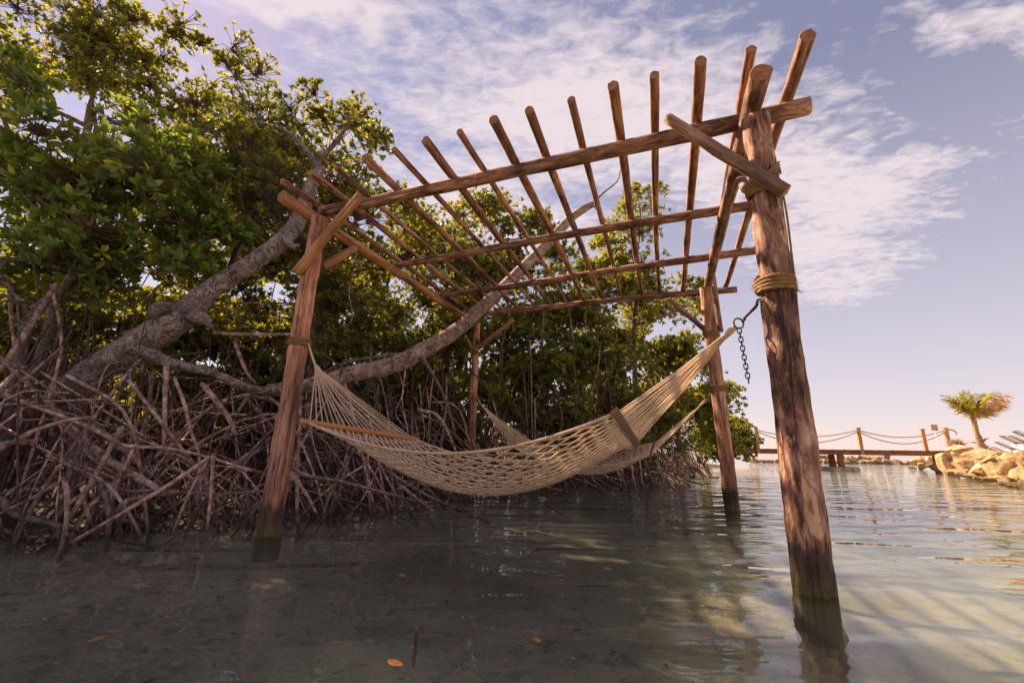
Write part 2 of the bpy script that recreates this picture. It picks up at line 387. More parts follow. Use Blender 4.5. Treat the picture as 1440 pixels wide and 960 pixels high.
def mesh_np(name, V, Q, mats, smooth_=True, T=None, tint=None):
    """V (n,3); Q (m,4) quads; T (k,3) triangles"""
    V = np.asarray(V, dtype=np.float32)
    Q = np.zeros((0, 4), np.int32) if Q is None else np.asarray(Q, np.int32).reshape(-1, 4)
    T = np.zeros((0, 3), np.int32) if T is None else np.asarray(T, np.int32).reshape(-1, 3)
    me = bpy.data.meshes.new(name)
    me.vertices.add(len(V))
    me.vertices.foreach_set('co', V.ravel())
    nl = Q.size + T.size
    me.loops.add(nl)
    me.loops.foreach_set('vertex_index', np.concatenate([Q.ravel(), T.ravel()]).astype(np.int32))
    npol = len(Q) + len(T)
    me.polygons.add(npol)
    st = np.concatenate([np.arange(len(Q)) * 4, Q.size + np.arange(len(T)) * 3]).astype(np.int32)
    me.polygons.foreach_set('loop_start', st)
    me.polygons.foreach_set('use_smooth', np.full(npol, smooth_, dtype=bool))
    if tint is not None:
        a = me.attributes.new('tint', 'FLOAT', 'FACE')
        a.data.foreach_set('value', np.asarray(tint, np.float32))
    me.update(calc_edges=True)
    for m in (mats if isinstance(mats, (list, tuple)) else [mats]):
        me.materials.append(m)
    return me


def put(name, me, parent=None, wm=None, **props):
    o = bpy.data.objects.new(name, me)
    COL.objects.link(o)
    wm = Matrix.Identity(4) if wm is None else wm
    WM[o] = wm
    if parent is not None:
        o.parent = parent
        o.matrix_basis = WM[parent].inverted() @ wm
    else:
        o.matrix_basis = wm
    for k, v in props.items():
        o[k] = v
    return o


def thing(name, loc, label, category, group=None):
    o = put(name, None, None, Matrix.Translation(Vector(loc)), label=label, category=category)
    o.empty_display_size = 0.1
    if group:
        o['group'] = group
    return o


def TL(p):
    return Matrix.Translation(Vector(p))


def align(p0, p1):
    d = (Vector(p1) - Vector(p0))
    return Matrix.Translation(Vector(p0)) @ d.to_track_quat('Z', 'Y').to_matrix().to_4x4(), d.length


def spline(pts, per=6):
    P = [Vector(p) for p in pts]
    if len(P) < 3:
        return [P[0].lerp(P[1], i / per) for i in range(per + 1)]
    E = [P[0] * 2 - P[1]] + P + [P[-1] * 2 - P[-2]]
    out = []
    for i in range(1, len(E) - 2):
        a, b_, c_, d_ = E[i - 1:i + 3]
        for k in range(per):
            t = k / per
            out.append(0.5 * ((2 * b_) + (c_ - a) * t + (2 * a - 5 * b_ + 4 * c_ - d_) * t * t + (3 * b_ - a - 3 * c_ + d_) * t ** 3))
    out.append(P[-1])
    return out


def interp_r(rs, n):
    return np.interp(np.linspace(0, 1, n), np.linspace(0, 1, len(rs)), rs)


def tube_arrays(path, radii, sides=6, cap=True, rough_=0.0, seed=0.0, rfreq=9.0):
    P = np.array([tuple(p) for p in path], float)
    n = len(P)
    T = np.gradient(P, axis=0)
    T /= np.linalg.norm(T, axis=1, keepdims=True) + 1e-9
    ref = np.array([0.31, 0.17, 0.93])
    if abs(T[0] @ ref) > 0.9:
        ref = np.array([0.9, 0.3, 0.1])
    V = np.zeros((n, sides, 3))
    a = np.linspace(0, 2 * np.pi, sides, endpoint=False)
    X = np.cross(T[0], ref)
    X /= np.linalg.norm(X)
    for i in range(n):
        X = X - T[i] * (X @ T[i])
        X /= np.linalg.norm(X) + 1e-9
        Y = np.cross(T[i], X)
        rr = np.full(sides, radii[i])
        if rough_:
            for k in range(sides):
                q_ = P[i] * rfreq + (X * np.cos(a[k]) + Y * np.sin(a[k])) * 1.1 + seed
                rr[k] *= 1 + rough_ * noise.noise(Vector(q_))
        V[i] = P[i] + np.outer(np.cos(a) * rr, X) + np.outer(np.sin(a) * rr, Y)
    idx = np.arange(n * sides).reshape(n, sides)
    nx = np.roll(idx, -1, axis=1)
    Q = np.stack([idx[:-1], nx[:-1], nx[1:], idx[1:]], -1).reshape(-1, 4)
    V = V.reshape(-1, 3)
    Tr = np.zeros((0, 3), int)
    if cap:
        c0, c1 = len(V), len(V) + 1
        V = np.vstack([V, P[0], P[-1]])
        Tr = np.array([(c0, nx[0, k], idx[0, k]) for k in range(sides)] + [(c1, idx[-1, k], nx[-1, k]) for k in range(sides)])
    return V, Q, Tr


class Bag:
    def __init__(self):
        self.V, self.Q, self.T, self.n = [], [], [], 0

    def add(self, V, Q, T=None):
        self.V.append(np.asarray(V, float))
        if Q is not None and len(Q):
            self.Q.append(np.asarray(Q) + self.n)
        if T is not None and len(T):
            self.T.append(np.asarray(T) + self.n)
        self.n += len(V)

    def tube(self, path, radii, sides=6, cap=True, **k):
        self.add(*tube_arrays(path, radii, sides, cap, **k))

    def box(self, c, s, ax=None):
        c = np.array(tuple(c), float)
        A = np.eye(3) if ax is None else np.array([tuple(v) for v in ax], float)
        pts = [c + A[0] * s[0] * i / 2 + A[1] * s[1] * j / 2 + A[2] * s[2] * k / 2 for i in (-1, 1) for j in (-1, 1) for k in (-1, 1)]
        self.add(pts, [(0, 1, 3, 2), (4, 6, 7, 5), (0, 4, 5, 1), (2, 3, 7, 6), (0, 2, 6, 4), (1, 5, 7, 3)])

    def mesh(self, name, mats, smooth_=True, origin=None):
        V = np.vstack(self.V)
        if origin is not None:
            V = V - np.array(tuple(origin))
        return mesh_np(name, V, np.vstack(self.Q) if self.Q else None, mats, smooth_, np.vstack(self.T) if self.T else None)


def tube_obj(name, pts, rs, m, parent, sides=6, per=5, smooth_=True, rough_=0.0, rfreq=9.0, **props):
    path = spline(pts, per)
    bg = Bag()
    bg.tube(path, interp_r(rs, len(path)), sides, rough_=rough_, seed=random.random() * 50, rfreq=rfreq)
    return put(name, bg.mesh(name, m, smooth_, path[0]), parent, TL(path[0]), **props)


def box_obj(name, c, s, m, parent, ax=None, bev=0.0, **props):
    bg = Bag()
    bg.box((0, 0, 0), s, ax)
    o = put(name, bg.mesh(name, m, False), parent, TL(c), **props)
    if bev:
        md = o.modifiers.new('edge', 'BEVEL')
        md.width = bev
        md.segments = 2
    return o


def log_mesh(name, L, r0, r1, mats, sides=16, bend=0.02, rough_=0.09, step=0.09):
    """a round pole along +Z with an uneven skin, sawn ends in the second material"""
    n = max(6, int(L / step))
    sx, sy = random.uniform(-1, 1), random.uniform(-1, 1)
    ph, sd_ = random.uniform(0, 6), random.random() * 90
    V, a = [], np.linspace(0, 2 * np.pi, sides, endpoint=False)
    knots = [(random.uniform(0.1, 0.9) * L, random.uniform(0, 6.28)) for _ in range(int(L * 1.6))]
    for i in range(n + 1):
        t = i / n
        zc_ = t * L
        cx = bend * L * 0.5 * (math.sin(math.pi * t) * sx + 0.3 * math.sin(5 * t + ph) * math.sin(math.pi * t))
        cy = bend * L * 0.5 * (math.sin(math.pi * t) * sy + 0.3 * math.cos(6 * t + ph) * math.sin(math.pi * t))
        r = r0 + (r1 - r0) * t
        for k in range(sides):
            w = 1 + rough_ * noise.noise(Vector((math.cos(a[k]) * 1.7, math.sin(a[k]) * 1.7, zc_ * 3.2 + sd_))) + rough_ * 0.6 * noise.noise(Vector((math.cos(a[k]) * 5, math.sin(a[k]) * 5, zc_ * 9 + sd_)))
            for (kz, ka) in knots:
                dz, da = (zc_ - kz) / 0.06, math.sin((a[k] - ka) / 2) / 0.22
                w += 0.16 * math.exp(-dz * dz - da * da)
            V.append((cx + r * w * math.cos(a[k]), cy + r * w * math.sin(a[k]), zc_ + (random.uniform(-.1, .1) * r if i in (0, n) else 0)))
    idx = np.arange((n + 1) * sides).reshape(n + 1, sides)
    nx = np.roll(idx, -1, 1)
    Q = np.stack([idx[:-1], nx[:-1], nx[1:], idx[1:]], -1).reshape(-1, 4)
    V = np.array(V)
    c0 = V[:sides].mean(0)
    c1 = V[-sides:].mean(0)
    m0 = (V[:sides] - c0) * 0.9 + c0 - (0, 0, 0.06 * r0)
    m1 = (V[-sides:] - c1) * 0.9 + c1 + np.array((0, 0, 0.06 * r1))
    b0 = len(V)
    V = np.vstack([V, m0, m1, c0 - np.array((0, 0, 0.07 * r0)), c1 + np.array((0, 0, 0.07 * r1))])
    i0, i1 = np.arange(b0, b0 + sides), np.arange(b0 + sides, b0 + 2 * sides)
    Q = np.vstack([Q, np.stack([idx[0], i0, np.roll(i0, -1), nx[0]], -1), np.stack([idx[-1], nx[-1], np.roll(i1, -1), i1], -1)])
    e0, e1 = b0 + 2 * sides, b0 + 2 * sides + 1
    T = np.vstack([np.stack([np.full(sides, e0), np.roll(i0, -1), i0], -1), np.stack([np.full(sides, e1), i1, np.roll(i1, -1)], -1)])
    me = mesh_np(name, V, Q, mats, True, T)
    mi = np.zeros(len(Q) + len(T), np.int32)
    mi[len(Q) - 2 * sides:] = 1
    me.polygons.foreach_set('material_index', mi)
    sm = np.ones(len(mi), bool)
    sm[len(Q):] = False
    me.polygons.foreach_set('use_smooth', sm)
    return me


def log(name, p0, p1, r0, r1, m, parent, bend=0.012, sides=14, rough_=0.10, step=0.08, **props):
    wm, L = align(p0, p1)
    return put(name, log_mesh(name, L, r0, r1, [m, M_CUT], sides, bend, rough_, step), parent, wm, **props)


# ------------------------------------------------------------------ the shore
SHORE = [(-14, -3), (-7.0, 1.2), (-5.0, 2.35), (-3.6, 3.2), (-2.9, 3.85), (-1.6, 4.75), (-1.0, 5.5), (-0.2, 6.6), (0.9, 7.3), (2.3, 8.2), (3.8, 10.2), (5.5, 13.2), (7.4, 17.0), (9.0, 20.5), (10.6, 21.2), (11.2, 22.6), (10.6, 26), (8, 40), (-10, 70)]
SH = np.array(SHORE, float)


def shore_dist(x, y):
    """signed distance to the waterline, positive on land (arrays)"""
    x, y = np.asarray(x, float), np.asarray(y, float)
    best = np.full(x.shape, 1e9)
    sgn = np.ones(x.shape)
    for (ax, ay), (bx_, by_) in zip(SH[:-1], SH[1:]):
        dx, dy = bx_ - ax, by_ - ay
        L2 = dx * dx + dy * dy
        t = np.clip(((x - ax) * dx + (y - ay) * dy) / L2, 0, 1)
        d = np.hypot(x - ax - t * dx, y - ay - t * dy)
        cr_ = dx * (y - ay) - dy * (x - ax)
        m = d < best
        best = np.where(m, d, best)
        sgn = np.where(m, np.sign(cr_), sgn)
    return best * sgn


def shore_at(t):
    seg = np.hypot(*np.diff(SH, axis=0).T)
    cum = np.concatenate([[0], np.cumsum(seg)])
    i = int(np.clip(np.searchsorted(cum, t) - 1, 0, len(seg) - 1))
    f = (t - cum[i]) / seg[i]
    p = SH[i] * (1 - f) + SH[i + 1] * f
    d = (SH[i + 1] - SH[i]) / seg[i]
    return p, d, np.array([-d[1], d[0]])       # point, along, inland


def grid_axis(lo, hi, fine_lo, fine_hi, step, grow=1.35):
    a = list(np.arange(fine_lo, fine_hi + 1e-6, step))
    s = step
    while a[-1] < hi:
        s *= grow
        a.append(min(hi, a[-1] + s))
    s = step
    while a[0] > lo:
        s *= grow
        a.insert(0, max(lo, a[0] - s))
    return np.array(a)


gx, gy = grid_axis(-4000, 4000, -9, 16, 0.16), grid_axis(-400, 7000, -0.5, 24, 0.16)
X, Y = np.meshgrid(gx, gy)
sdist = shore_dist(X, Y)
rng = np.random.default_rng(3)
und = np.zeros(X.shape)
for k in range(14):
    f_, a_, ph_ = rng.uniform(0.5, 3.2), rng.uniform(0, 6.28), rng.uniform(0, 6.28)
    und += np.sin((X * np.cos(a_) + Y * np.sin(a_)) * f_ + ph_) / (1 + f_)
land = np.clip(sdist, 0, 3)
zz = np.where(sdist > 0, -0.06 + 0.13 * np.minimum(land, 1.5) + 0.24 * np.clip(sdist - 3.0, 0, 6) + 0.03 * und, np.maximum(-0.06 + 0.20 * sdist, -0.18 + 0.085 * np.clip(sdist + 1.2, -4.5, 0)) + 0.018 * und)
zz = np.where(Y > 60, np.minimum(zz, -0.8), zz)
ni, nj = X.shape
idx = np.arange(ni * nj).reshape(ni, nj)
Q = np.stack([idx[:-1, :-1], idx[:-1, 1:], idx[1:, 1:], idx[1:, :-1]], -1).reshape(-1, 4)
put('seabed', mesh_np('seabed', np.stack([X, Y, zz], -1).reshape(-1, 3), Q, M_BED), kind='structure', label='sandy mud bed of the lagoon rising into the mangrove bank')
put('lagoon_water', mesh_np('lagoon_water', [(-4000, -400, 0), (4000, -400, 0), (4000, 7000, 0), (-4000, 7000, 0)], [(0, 1, 2, 3)], M_WATER), kind='structure', label='calm clear shallow lagoon water')

# beach on the far side
xs, ys = np.arange(9.0, 60, 0.35), np.arange(2.0, 40, 0.35)
X, Y = np.meshgrid(xs, ys)
BL_ = np.array([(11.2, 1.0), (11.6, 10.4), (13.2, 13.0), (14.6, 14.6), (17.2, 17.2), (19.5, 19.5), (24.7, 24.2), (60, 33)])
edge = np.interp(Y, BL_[:, 1], BL_[:, 0]) + 0.9
d = (X - edge) * 0.72
back = np.interp(X, BL_[:, 0], BL_[:, 1])
hz = np.clip(d * 1.1, -0.8, 1.15) + 0.02 * np.clip(d - 2, 0, 10)
rng = np.random.default_rng(5)
for k in range(16):
    f_, a_, ph_ = rng.uniform(0.8, 5), rng.uniform(0, 6.28), rng.uniform(0, 6.28)
    hz += 0.05 * np.sin((X * np.cos(a_) + Y * np.sin(a_)) * f_ + ph_) / (0.6 + f_ * 0.4)
ni, nj = X.shape
idx = np.arange(ni * nj).reshape(ni, nj)
Q = np.stack([idx[:-1, :-1], idx[:-1, 1:], idx[1:, 1:], idx[1:, :-1]], -1).reshape(-1, 4)
keep = (hz.reshape(-1)[Q].max(1) > -0.6)
put('beach', mesh_np('beach', np.stack([X, Y, hz], -1).reshape(-1, 3), Q[keep], M_SAND), kind='structure', label='pale coral sand beach behind the boulders')


def beach_z(x, y):
    i = int(np.clip(round((y - 2.0) / 0.35), 0, ni - 1))
    j = int(np.clip(round((x - 9.0) / 0.35), 0, nj - 1))
    return float(hz[i, j])


# ------------------------------------------------------------------ pergola
ZP, ZS, ZB, ZR = 2.73, 2.79, 2.89, 2.975
base = {'FR': on_z(1143, 832, 0), 'FL': on_z(378, 752, 0), 'BR': on_z(1031, 717, 0), 'BL': on_z(661, 696, 0)}
top = {'FR': on_z(1062, 168, ZP), 'FL': on_z(449, 306, ZP), 'BR': on_z(992, 405, ZP), 'BL': on_z(671, 455, ZP)}
perg = thing('pergola', (base['FR'] + base['BL']) / 2 * 1.0, 'open timber pergola of rough poles standing in the lagoon', 'pergola')
POST = {}
for k, (r0, r1, m) in {'FR': (0.094, 0.080, M_POST), 'FL': (0.088, 0.066, M_POST2), 'BR': (0.088, 0.074, M_POST2), 'BL': (0.066, 0.056, M_POST2)}.items():
    ax = (top[k] - base[k]).normalized()
    foot = base[k] - ax * 0.62
    POST[k] = log('post', foot, top[k], r0, r1, m, perg, 0.008, 30, 0.15, 0.04)
    POST[k]['label'] = {'FR': 'thick post with peeling bark carrying the chain', 'FL': 'reddish post beside the tangled roots', 'BR': 'grey brown post with two braces', 'BL': 'slender reddish post under the fallen limb'}[k]


def axis_at(k, z):
    t = (z - base[k].z) / (top[k].z - base[k].z)
    return base[k].lerp(top[k], t)


def wrap(k, z, turns, r, rr, m=M_ROPE):
    ax = (top[k] - base[k]).normalized()
    a = ax.cross(Vector((0, 1, 0))).normalized()
    b_ = ax.cross(a)
    c = axis_at(k, z)
    n = int(turns * 22)
    path = []
    for i in range(n + 1):
        th = i / 22 * 2 * math.pi
        h_ = (i / n - 0.5) * turns * rr * 1.75
        w = r + rr * 0.7 + 0.004 * math.sin(th * 3.1 + z * 9)
        path.append(c + ax * (h_ + 0.006 * math.sin(th + 1.3)) + (a * math.cos(th) + b_ * math.sin(th)) * w)
    bg = Bag()
    rad = [rr * (0.92 + 0.14 * math.sin(i * 2.1)) for i in range(n + 1)]
    bg.tube(path, rad, 7)
    for i in range(70):
        q0 = path[random.randrange(len(path))]
        out = (q0 - c)
        out = (out - ax * out.dot(ax)).normalized()
        dv = (out * random.uniform(.2, 1) + ax * random.uniform(-1, .4) + out.cross(ax) * random.uniform(-1, 1)).normalized() * random.uniform(.012, .035)
        bg.tube([q0 + out * rr * .8, q0 + out * rr + dv], [0.0013, 0.0007], 3)
    return put('rope_wrap', bg.mesh('rope_wrap', m, True, c), POST[k], TL(c))


def z_at(k, v):
    lo, hi = 0.0, 2.8
    for _ in range(40):
        mid = (lo + hi) / 2
        p_ = axis_at(k, mid) - CAMP
        vv = 480 - F_PX * p_.dot(UP) / p_.dot(FW)
        if vv > v:
            lo = mid
        else:
            hi = mid
    return lo


Z_FR, Z_FL, Z_BR, Z_BL = z_at('FR', 402), z_at('FL', 481), z_at('BR', 546), z_at('BL', 560)
wrap('FR', Z_FR, 4, 0.088, 0.013)
wrap('FR', z_at('FR', 268), 5, 0.085, 0.010)
wrap('FL', Z_FL, 3, 0.077, 0.012)
wrap('BR', Z_BR, 3, 0.083, 0.013)
wrap('BR', z_at('BR', 470), 4, 0.079, 0.012)
wrap('BL', Z_BL, 3, 0.064, 0.012)
wrap('BL', z_at('BL', 497), 3, 0.062, 0.012)
# loose ends of rope on the nearest post
pa = axis_at('FR', z_at('FR', 268))
pb = axis_at('FR', Z_FR)
tube_obj('rope_tail', [pa + Vector((0.05, -0.082, 0.02)), pa + Vector((0.068, -0.072, -0.18)), pb + Vector((0.070, -0.074, 0.14)), pb + Vector((0.07, -0.07, 0.0))], [0.006, 0.006], M_ROPE, POST['FR'])
for k in range(4):
    q0 = axis_at('FR', z_at('FR', 424)) + Vector((-0.095 - 0.004 * k, -0.03, 0.0))
    tube_obj('rope_tail', [q0, q0 + Vector((-0.012 + 0.012 * k, 0, -0.06)), q0 + Vector((-0.02 + 0.018 * k, 0, -0.10 - 0.015 * k))], [0.007, 0.003], M_ROPE, POST['FR'], 5)
for k in range(5):
    z0 = z_at('FR', 262)
    q0 = axis_at('FR', z0)
    tube_obj('rope_lashing', [q0 + Vector((-0.06 + .02 * k, -0.088, -0.02 * k)), q0 + Vector((0.0 + .01 * k, -0.10, 0.05)), q0 + Vector((0.06, -0.085, 0.11 - 0.02 * k))], [0.007, 0.007], M_ROPE, POST['FR'], 6)

# front-to-back side beams on the posts
log('side_beam', on_z(396, 276, ZS), on_z(672, 457, ZS - 0.02), 0.055, 0.05, M_PEEL, perg, 0.008, label='peeled orange side beam')
log('side_beam', on_z(1070, 102, ZS), on_z(993, 414, ZS), 0.058, 0.050, M_BEAM, perg, 0.008, label='dark side beam with sawn round end')
# four cross purlins
log('beam', on_z(452, 298, ZB), on_z(1138, 149, ZB), 0.050, 0.058, M_BEAM, perg, 0.010)
log('beam', on_z(553, 374, ZB), on_z(1062, 288, ZB), 0.040, 0.046, M_BEAM, perg, 0.010)
log('beam', on_z(618, 416, ZB), on_z(1068, 351, ZB), 0.040, 0.046, M_BEAM, perg, 0.010)
log('beam', on_z(663, 443, ZB), on_z(1036, 407, ZB), 0.042, 0.046, M_BEAM, perg, 0.008)
FE = [(397, 255), (437, 243), (472, 236), (513, 221), (554, 210), (598, 197), (646, 185), (694, 168), (744, 155), (803, 140), (862, 120), (920, 105), (985, 86), (1056, 70), (1136, 50)]
BE = [662, 685, 708, 728, 752, 774, 797, 822, 848, 874, 903, 928, 960, 1000, 1020]
RR = [.030, .033, .024, .036, .027, .036, .026, .037, .035, .029, .037, .031, .038, .031, .042]
for (u, v), ub, r in zip(FE, BE, RR):
    p0 = on_z(u, v, ZR)
    p1 = on_z(ub, 443 - (ub - 665) * 0.097 - 4, ZR)
    log('rafter', p0, p1 + (p1 - p0).normalized() * random.uniform(0, 0.12), r, r * random.uniform(0.72, 0.85), M_RAFT, perg, 0.010, 12)
# braces
e1 = (base['FL'] - base['FR']).normalized()
nrm = Vector((e1.y, -e1.x, 0)).normalized()          # horizontal, away from or towards the camera
if nrm.y > 0:
    nrm = -nrm
off = nrm * 0.115
log('brace', on_plane(417, 383, axis_at('FL', 2.2) + off, nrm), on_plane(507, 274, axis_at('FL', 2.7) + off, nrm), 0.043, 0.036, M_PEEL, perg, 0.006)
log('brace', on_plane(1105, 270, axis_at('FR', 2.3) + nrm * 0.14, nrm), on_plane(938, 166, axis_at('FR', 2.6) + nrm * 0.12, nrm), 0.040, 0.034, M_BRACE, perg, 0.004)
log('brace', on_plane(994, 466, axis_at('BR', 2.2), nrm), on_plane(940, 420, axis_at('BR', 2.4), nrm), 0.034, 0.030, M_BRACE, perg, 0.006)
log('brace', on_plane(673, 489, axis_at('BL', 2.2), nrm), on_plane(722, 449, axis_at('BL', 2.4), nrm), 0.036, 0.034, M_PEEL, perg, 0.006)
sn = Vector((e1.x, e1.y, 0)).normalized()
log('brace', on_plane(452, 376, axis_at('FL', 2.3), sn), on_plane(498, 350, axis_at('FL', 2.6), sn), 0.042, 0.038, M_PEEL, perg, 0.006)
log('brace', on_plane(1013, 466, axis_at('BR', 2.3) - sn * 0.12, sn), on_plane(1003, 389, axis_at('BR', 2.6) - sn * 0.12, sn), 0.036, 0.032, M_BRACE, perg, 0.006)
log('brace', on_plane(663, 490, axis_at('BL', 2.2), sn), on_plane(654, 473, axis_at('BL', 2.4), sn), 0.036, 0.032, M_PEEL, perg, 0.006)
log('brace', on_plane(1050, 266, axis_at('FR', 2.2), sn), on_plane(1030, 232, axis_at('FR', 2.5), sn), 0.036, 0.034, M_BRACE, perg, 0.006)


# ------------------------------------------------------------------ hammocks
def hammock(label, A, B, L0, L1, R0, R1, sag_n, sag_f, belly, ns, nk, bars, post_a, post_b, chain=0):
    root = thing('hammock', (L0 + R1) / 2 - Vector((0, 0, 0.4)), label, 'hammock', 'rope hammocks slung between the pergola posts')

    def S(s, t):
        k = math.sin(math.pi * t)
        pin = 0.10 * k
        s2 = s + (0.5 - s) * pin * (1 if abs(s - .5) > .3 else 0.6)
        n_ = L0.lerp(R0, t) - Vector((0, 0, sag_n * 4 * t * (1 - t)))
        f_ = L1.lerp(R1, t) - Vector((0, 0, sag_f * 4 * t * (1 - t)))
        return n_.lerp(f_, s2) - Vector((0, 0, belly * 4 * s * (1 - s) * (k ** 0.75 if k > 0 else 0)))
    net = Bag()
    for i in range(ns):
        path = []
        for j in range(nk * 2 + 1):
            t = 0.012 + 0.976 * j / (nk * 2)
            kk = j / 2
            z0 = 0.46 if (int(kk) + i) % 2 == 0 else -0.46
            z1 = 0.46 if (int(kk) + 1 + i) % 2 == 0 else -0.46
            zig = z0 if j % 2 == 0 else (z0 + z1) / 2
            amp = 1.0 + 0.25 * noise.noise(Vector((i * .9, kk * .7, 3)))
            s = min(1, max(0, (i + 0.5 + zig * amp) / ns))
            path.append(S(s, t) + Vector((0, 0, 0.004 * noise.noise(Vector((i * 1.3, j * 0.8, 1))))))
        net.tube(path, [0.0052] * len(path), 4)
    put('net', net.mesh('net', M_NET, True, L0), root, TL(L0))
    for s in (0.0, 1.0):
        path = [S(s, t / 24) for t in range(25)]
        bg = Bag()
        bg.tube(path, [0.0085] * 25, 6)
        put('edge_rope', bg.mesh('edge_rope', M_NET, True, path[0]), root, TL(path[0]))
    for (P0, P1, m, nt_) in ((L0, L1, bars[0], 'L'), (R0, R1, bars[1], 'R')):
        d_ = (P1 - P0).normalized()
        e_ = ((R0 - L0) + (R1 - L1)).normalized()
        up = e_.cross(d_).normalized()
        if up.z < 0:
            up = -up
        e_ = d_.cross(up)
        # the bar lies in the slope of the cords
        tilt = math.radians(-38 if nt_ == 'L' else 38)
        e2, u2 = e_ * math.cos(tilt) + up * math.sin(tilt), up * math.cos(tilt) - e_ * math.sin(tilt)
        L = (P1 - P0).length + 0.09
        box_obj('spreader_bar', (P0 + P1) / 2, (L, 0.045, 0.022), m, root, (d_, e2, u2), 0.006)
    for (P0, P1, ap, nm) in ((L0, L1, A, 'L'), (R0, R1, B, 'R')):
        fan = Bag()
        nc = 22
        for i in range(nc):
            f_ = (i + 0.5) / nc
            q_ = P0.lerp(P1, f_)
            mid = ap.lerp(q_, 0.5) + Vector((0, 0, -0.012 + 0.01 * math.sin(i * 3.7)))
            near = ap.lerp(q_, 0.06)
            fan.tube([ap + Vector((0, 0, 0.004 * math.sin(i))), near, mid, q_, q_ + (q_ - ap).normalized() * 0.03], [0.0042] * 5, 5)
        # bound eye where the cords gather
        fan.tube([ap, ap.lerp((P0 + P1) / 2, 0.05), ap.lerp((P0 + P1) / 2, 0.13)], [0.018, 0.02, 0.012], 8)
        put('cord_fan', fan.mesh('cord_fan', M_NET, True, ap), root, TL(ap))

    def link(c, d_, w_, L_, r_, tw, name, par):
        d_ = d_.normalized()
        a = d_.cross(Vector((0.2, 0.9, 0.1))).normalized()
        b_ = d_.cross(a)
        s_ = a * math.cos(tw) + b_ * math.sin(tw)
        pts = []
        for i in range(17):
            th = i / 16 * 2 * math.pi
            pts.append(c + d_ * (math.cos(th) * w_ + math.copysign(L_ / 2 - w_, math.cos(th)) * min(1, abs(math.cos(th)) * 3)) + s_ * math.sin(th) * w_)
        bg = Bag()
        bg.tube(pts, [r_] * 17, 6, cap=False)
        return put(name, bg.mesh(name, M_IRON, True, c), par, TL(c))
    if chain:
        rd = (post_b - B).normalized()
        ring_c = B + rd * 0.025
        link(ring_c, Vector((0, 0, 1)), 0.030, 0.062, 0.005, 0.3, 'ring', root)
        h0 = ring_c + rd * 0.026
        h1 = h0 + rd * 0.105
        tube_obj('hook', [h0 - Vector((0, 0, 0.012)), h0 + Vector((0.012, 0, 0.0)), h0 + rd * 0.03, h1, h1 + rd * 0.03 + Vector((-0.012, 0, 0.014)), h1 + rd * 0.045, h1 + rd * 0.02 + Vector((0.014, 0, -0.012))], [0.006, 0.009, 0.009, 0.006, 0.005], M_IRON, root, 7)
        tube_obj('hook', [h1 + rd * 0.03, h1 + rd * 0.07, h1 + rd * 0.11 + Vector((-0.02, 0, 0.02)), h1 + rd * 0.14, post_b], [0.006, 0.006], M_IRON, root, 7)
        c = ring_c - Vector((0, 0, 0.034))
        ch = put('chain', None, root, TL(c))
        for i in range(chain):
            cc = c + Vector((0.006 * i * 0.28, 0, -0.0265 * (i + 0.4)))
            link(cc, Vector((0.05, 0, -1)), 0.0105, 0.036, 0.0034, 0.35 + (math.pi / 2) * (i % 2), 'link', ch)
    else:
        tube_obj('suspension_rope', [B, B.lerp(post_b, 0.5) + Vector((0, 0, -0.03)), post_b], [0.012, 0.009], M_ROPE, root)
    tube_obj('suspension_rope', [A, A.lerp(post_a, 0.5) + Vector((0, 0, -0.008)), post_a], [0.010, 0.008], M_NET, root)
    return root


pa = axis_at('FL', Z_FL) + Vector((0.085, -0.02, -0.01))
pb = axis_at('FR', z_at('FR', 424)) + Vector((-0.09, 0.01, 0))
A = on_y(444, 515, 3.56)
B = on_y(1034, 459, 2.47)
L0, L1 = on_y(431, 593, 2.84), on_y(584, 617, 3.95)
R0, R1 = on_y(866, 580, 2.14), on_y(896, 624, 3.22)
hammock('large cream rope hammock with orange spreader bar, hung from an iron ring and chain', A, B, L0, L1, R0, R1, 0.19, 0.16, 0.235, 40, 26, (M_BAR, M_BAR2), pa, pb, chain=12)
pa = axis_at('BL', Z_BL) + Vector((0.065, -0.03, -0.01))
pb = axis_at('BR', Z_BR) + Vector((-0.085, -0.02, 0))
A = on_y(680, 573, 6.72)
B = on_y(993, 562, 5.70)
hammock('smaller looking hammock behind the chained one, slung from the two rear posts', A, B, on_y(718, 627, 6.05), on_y(752, 622, 7.15), on_y(915, 640, 5.35), on_y(921, 622, 6.45), 0.20, 0.12, 0.20, 36, 22, (M_BAR2, M_BAR2), pa, pb)

# ------------------------------------------------------------------ mangroves
RG = np.random.default_rng(11)


def unit(v):
    return v / (np.linalg.norm(v, axis=-1, keepdims=True) + 1e-9)


def leaf_arrays(pos, dirs, nrm_, ln, wd):
    """folded six-point leaves: (n,6,3) vertices"""
    w = unit(np.cross(dirs, nrm_))
    ln, wd = ln[:, None], wd[:, None]
    fold = nrm_ * wd * 0.22
    droop = nrm_ * ln * 0.07
    b_ = pos
    L1 = b_ + dirs * ln * 0.34 + w * wd * 0.46 + fold
    L2 = b_ + dirs * ln * 0.72 + w * wd * 0.40 + fold - droop * .5
    R1 = b_ + dirs * ln * 0.34 - w * wd * 0.46 + fold
    R2 = b_ + dirs * ln * 0.72 - w * wd * 0.40 + fold - droop * .5
    tp = b_ + dirs * ln - droop
    return np.stack([b_, L1, L2, tp, R2, R1], 1)


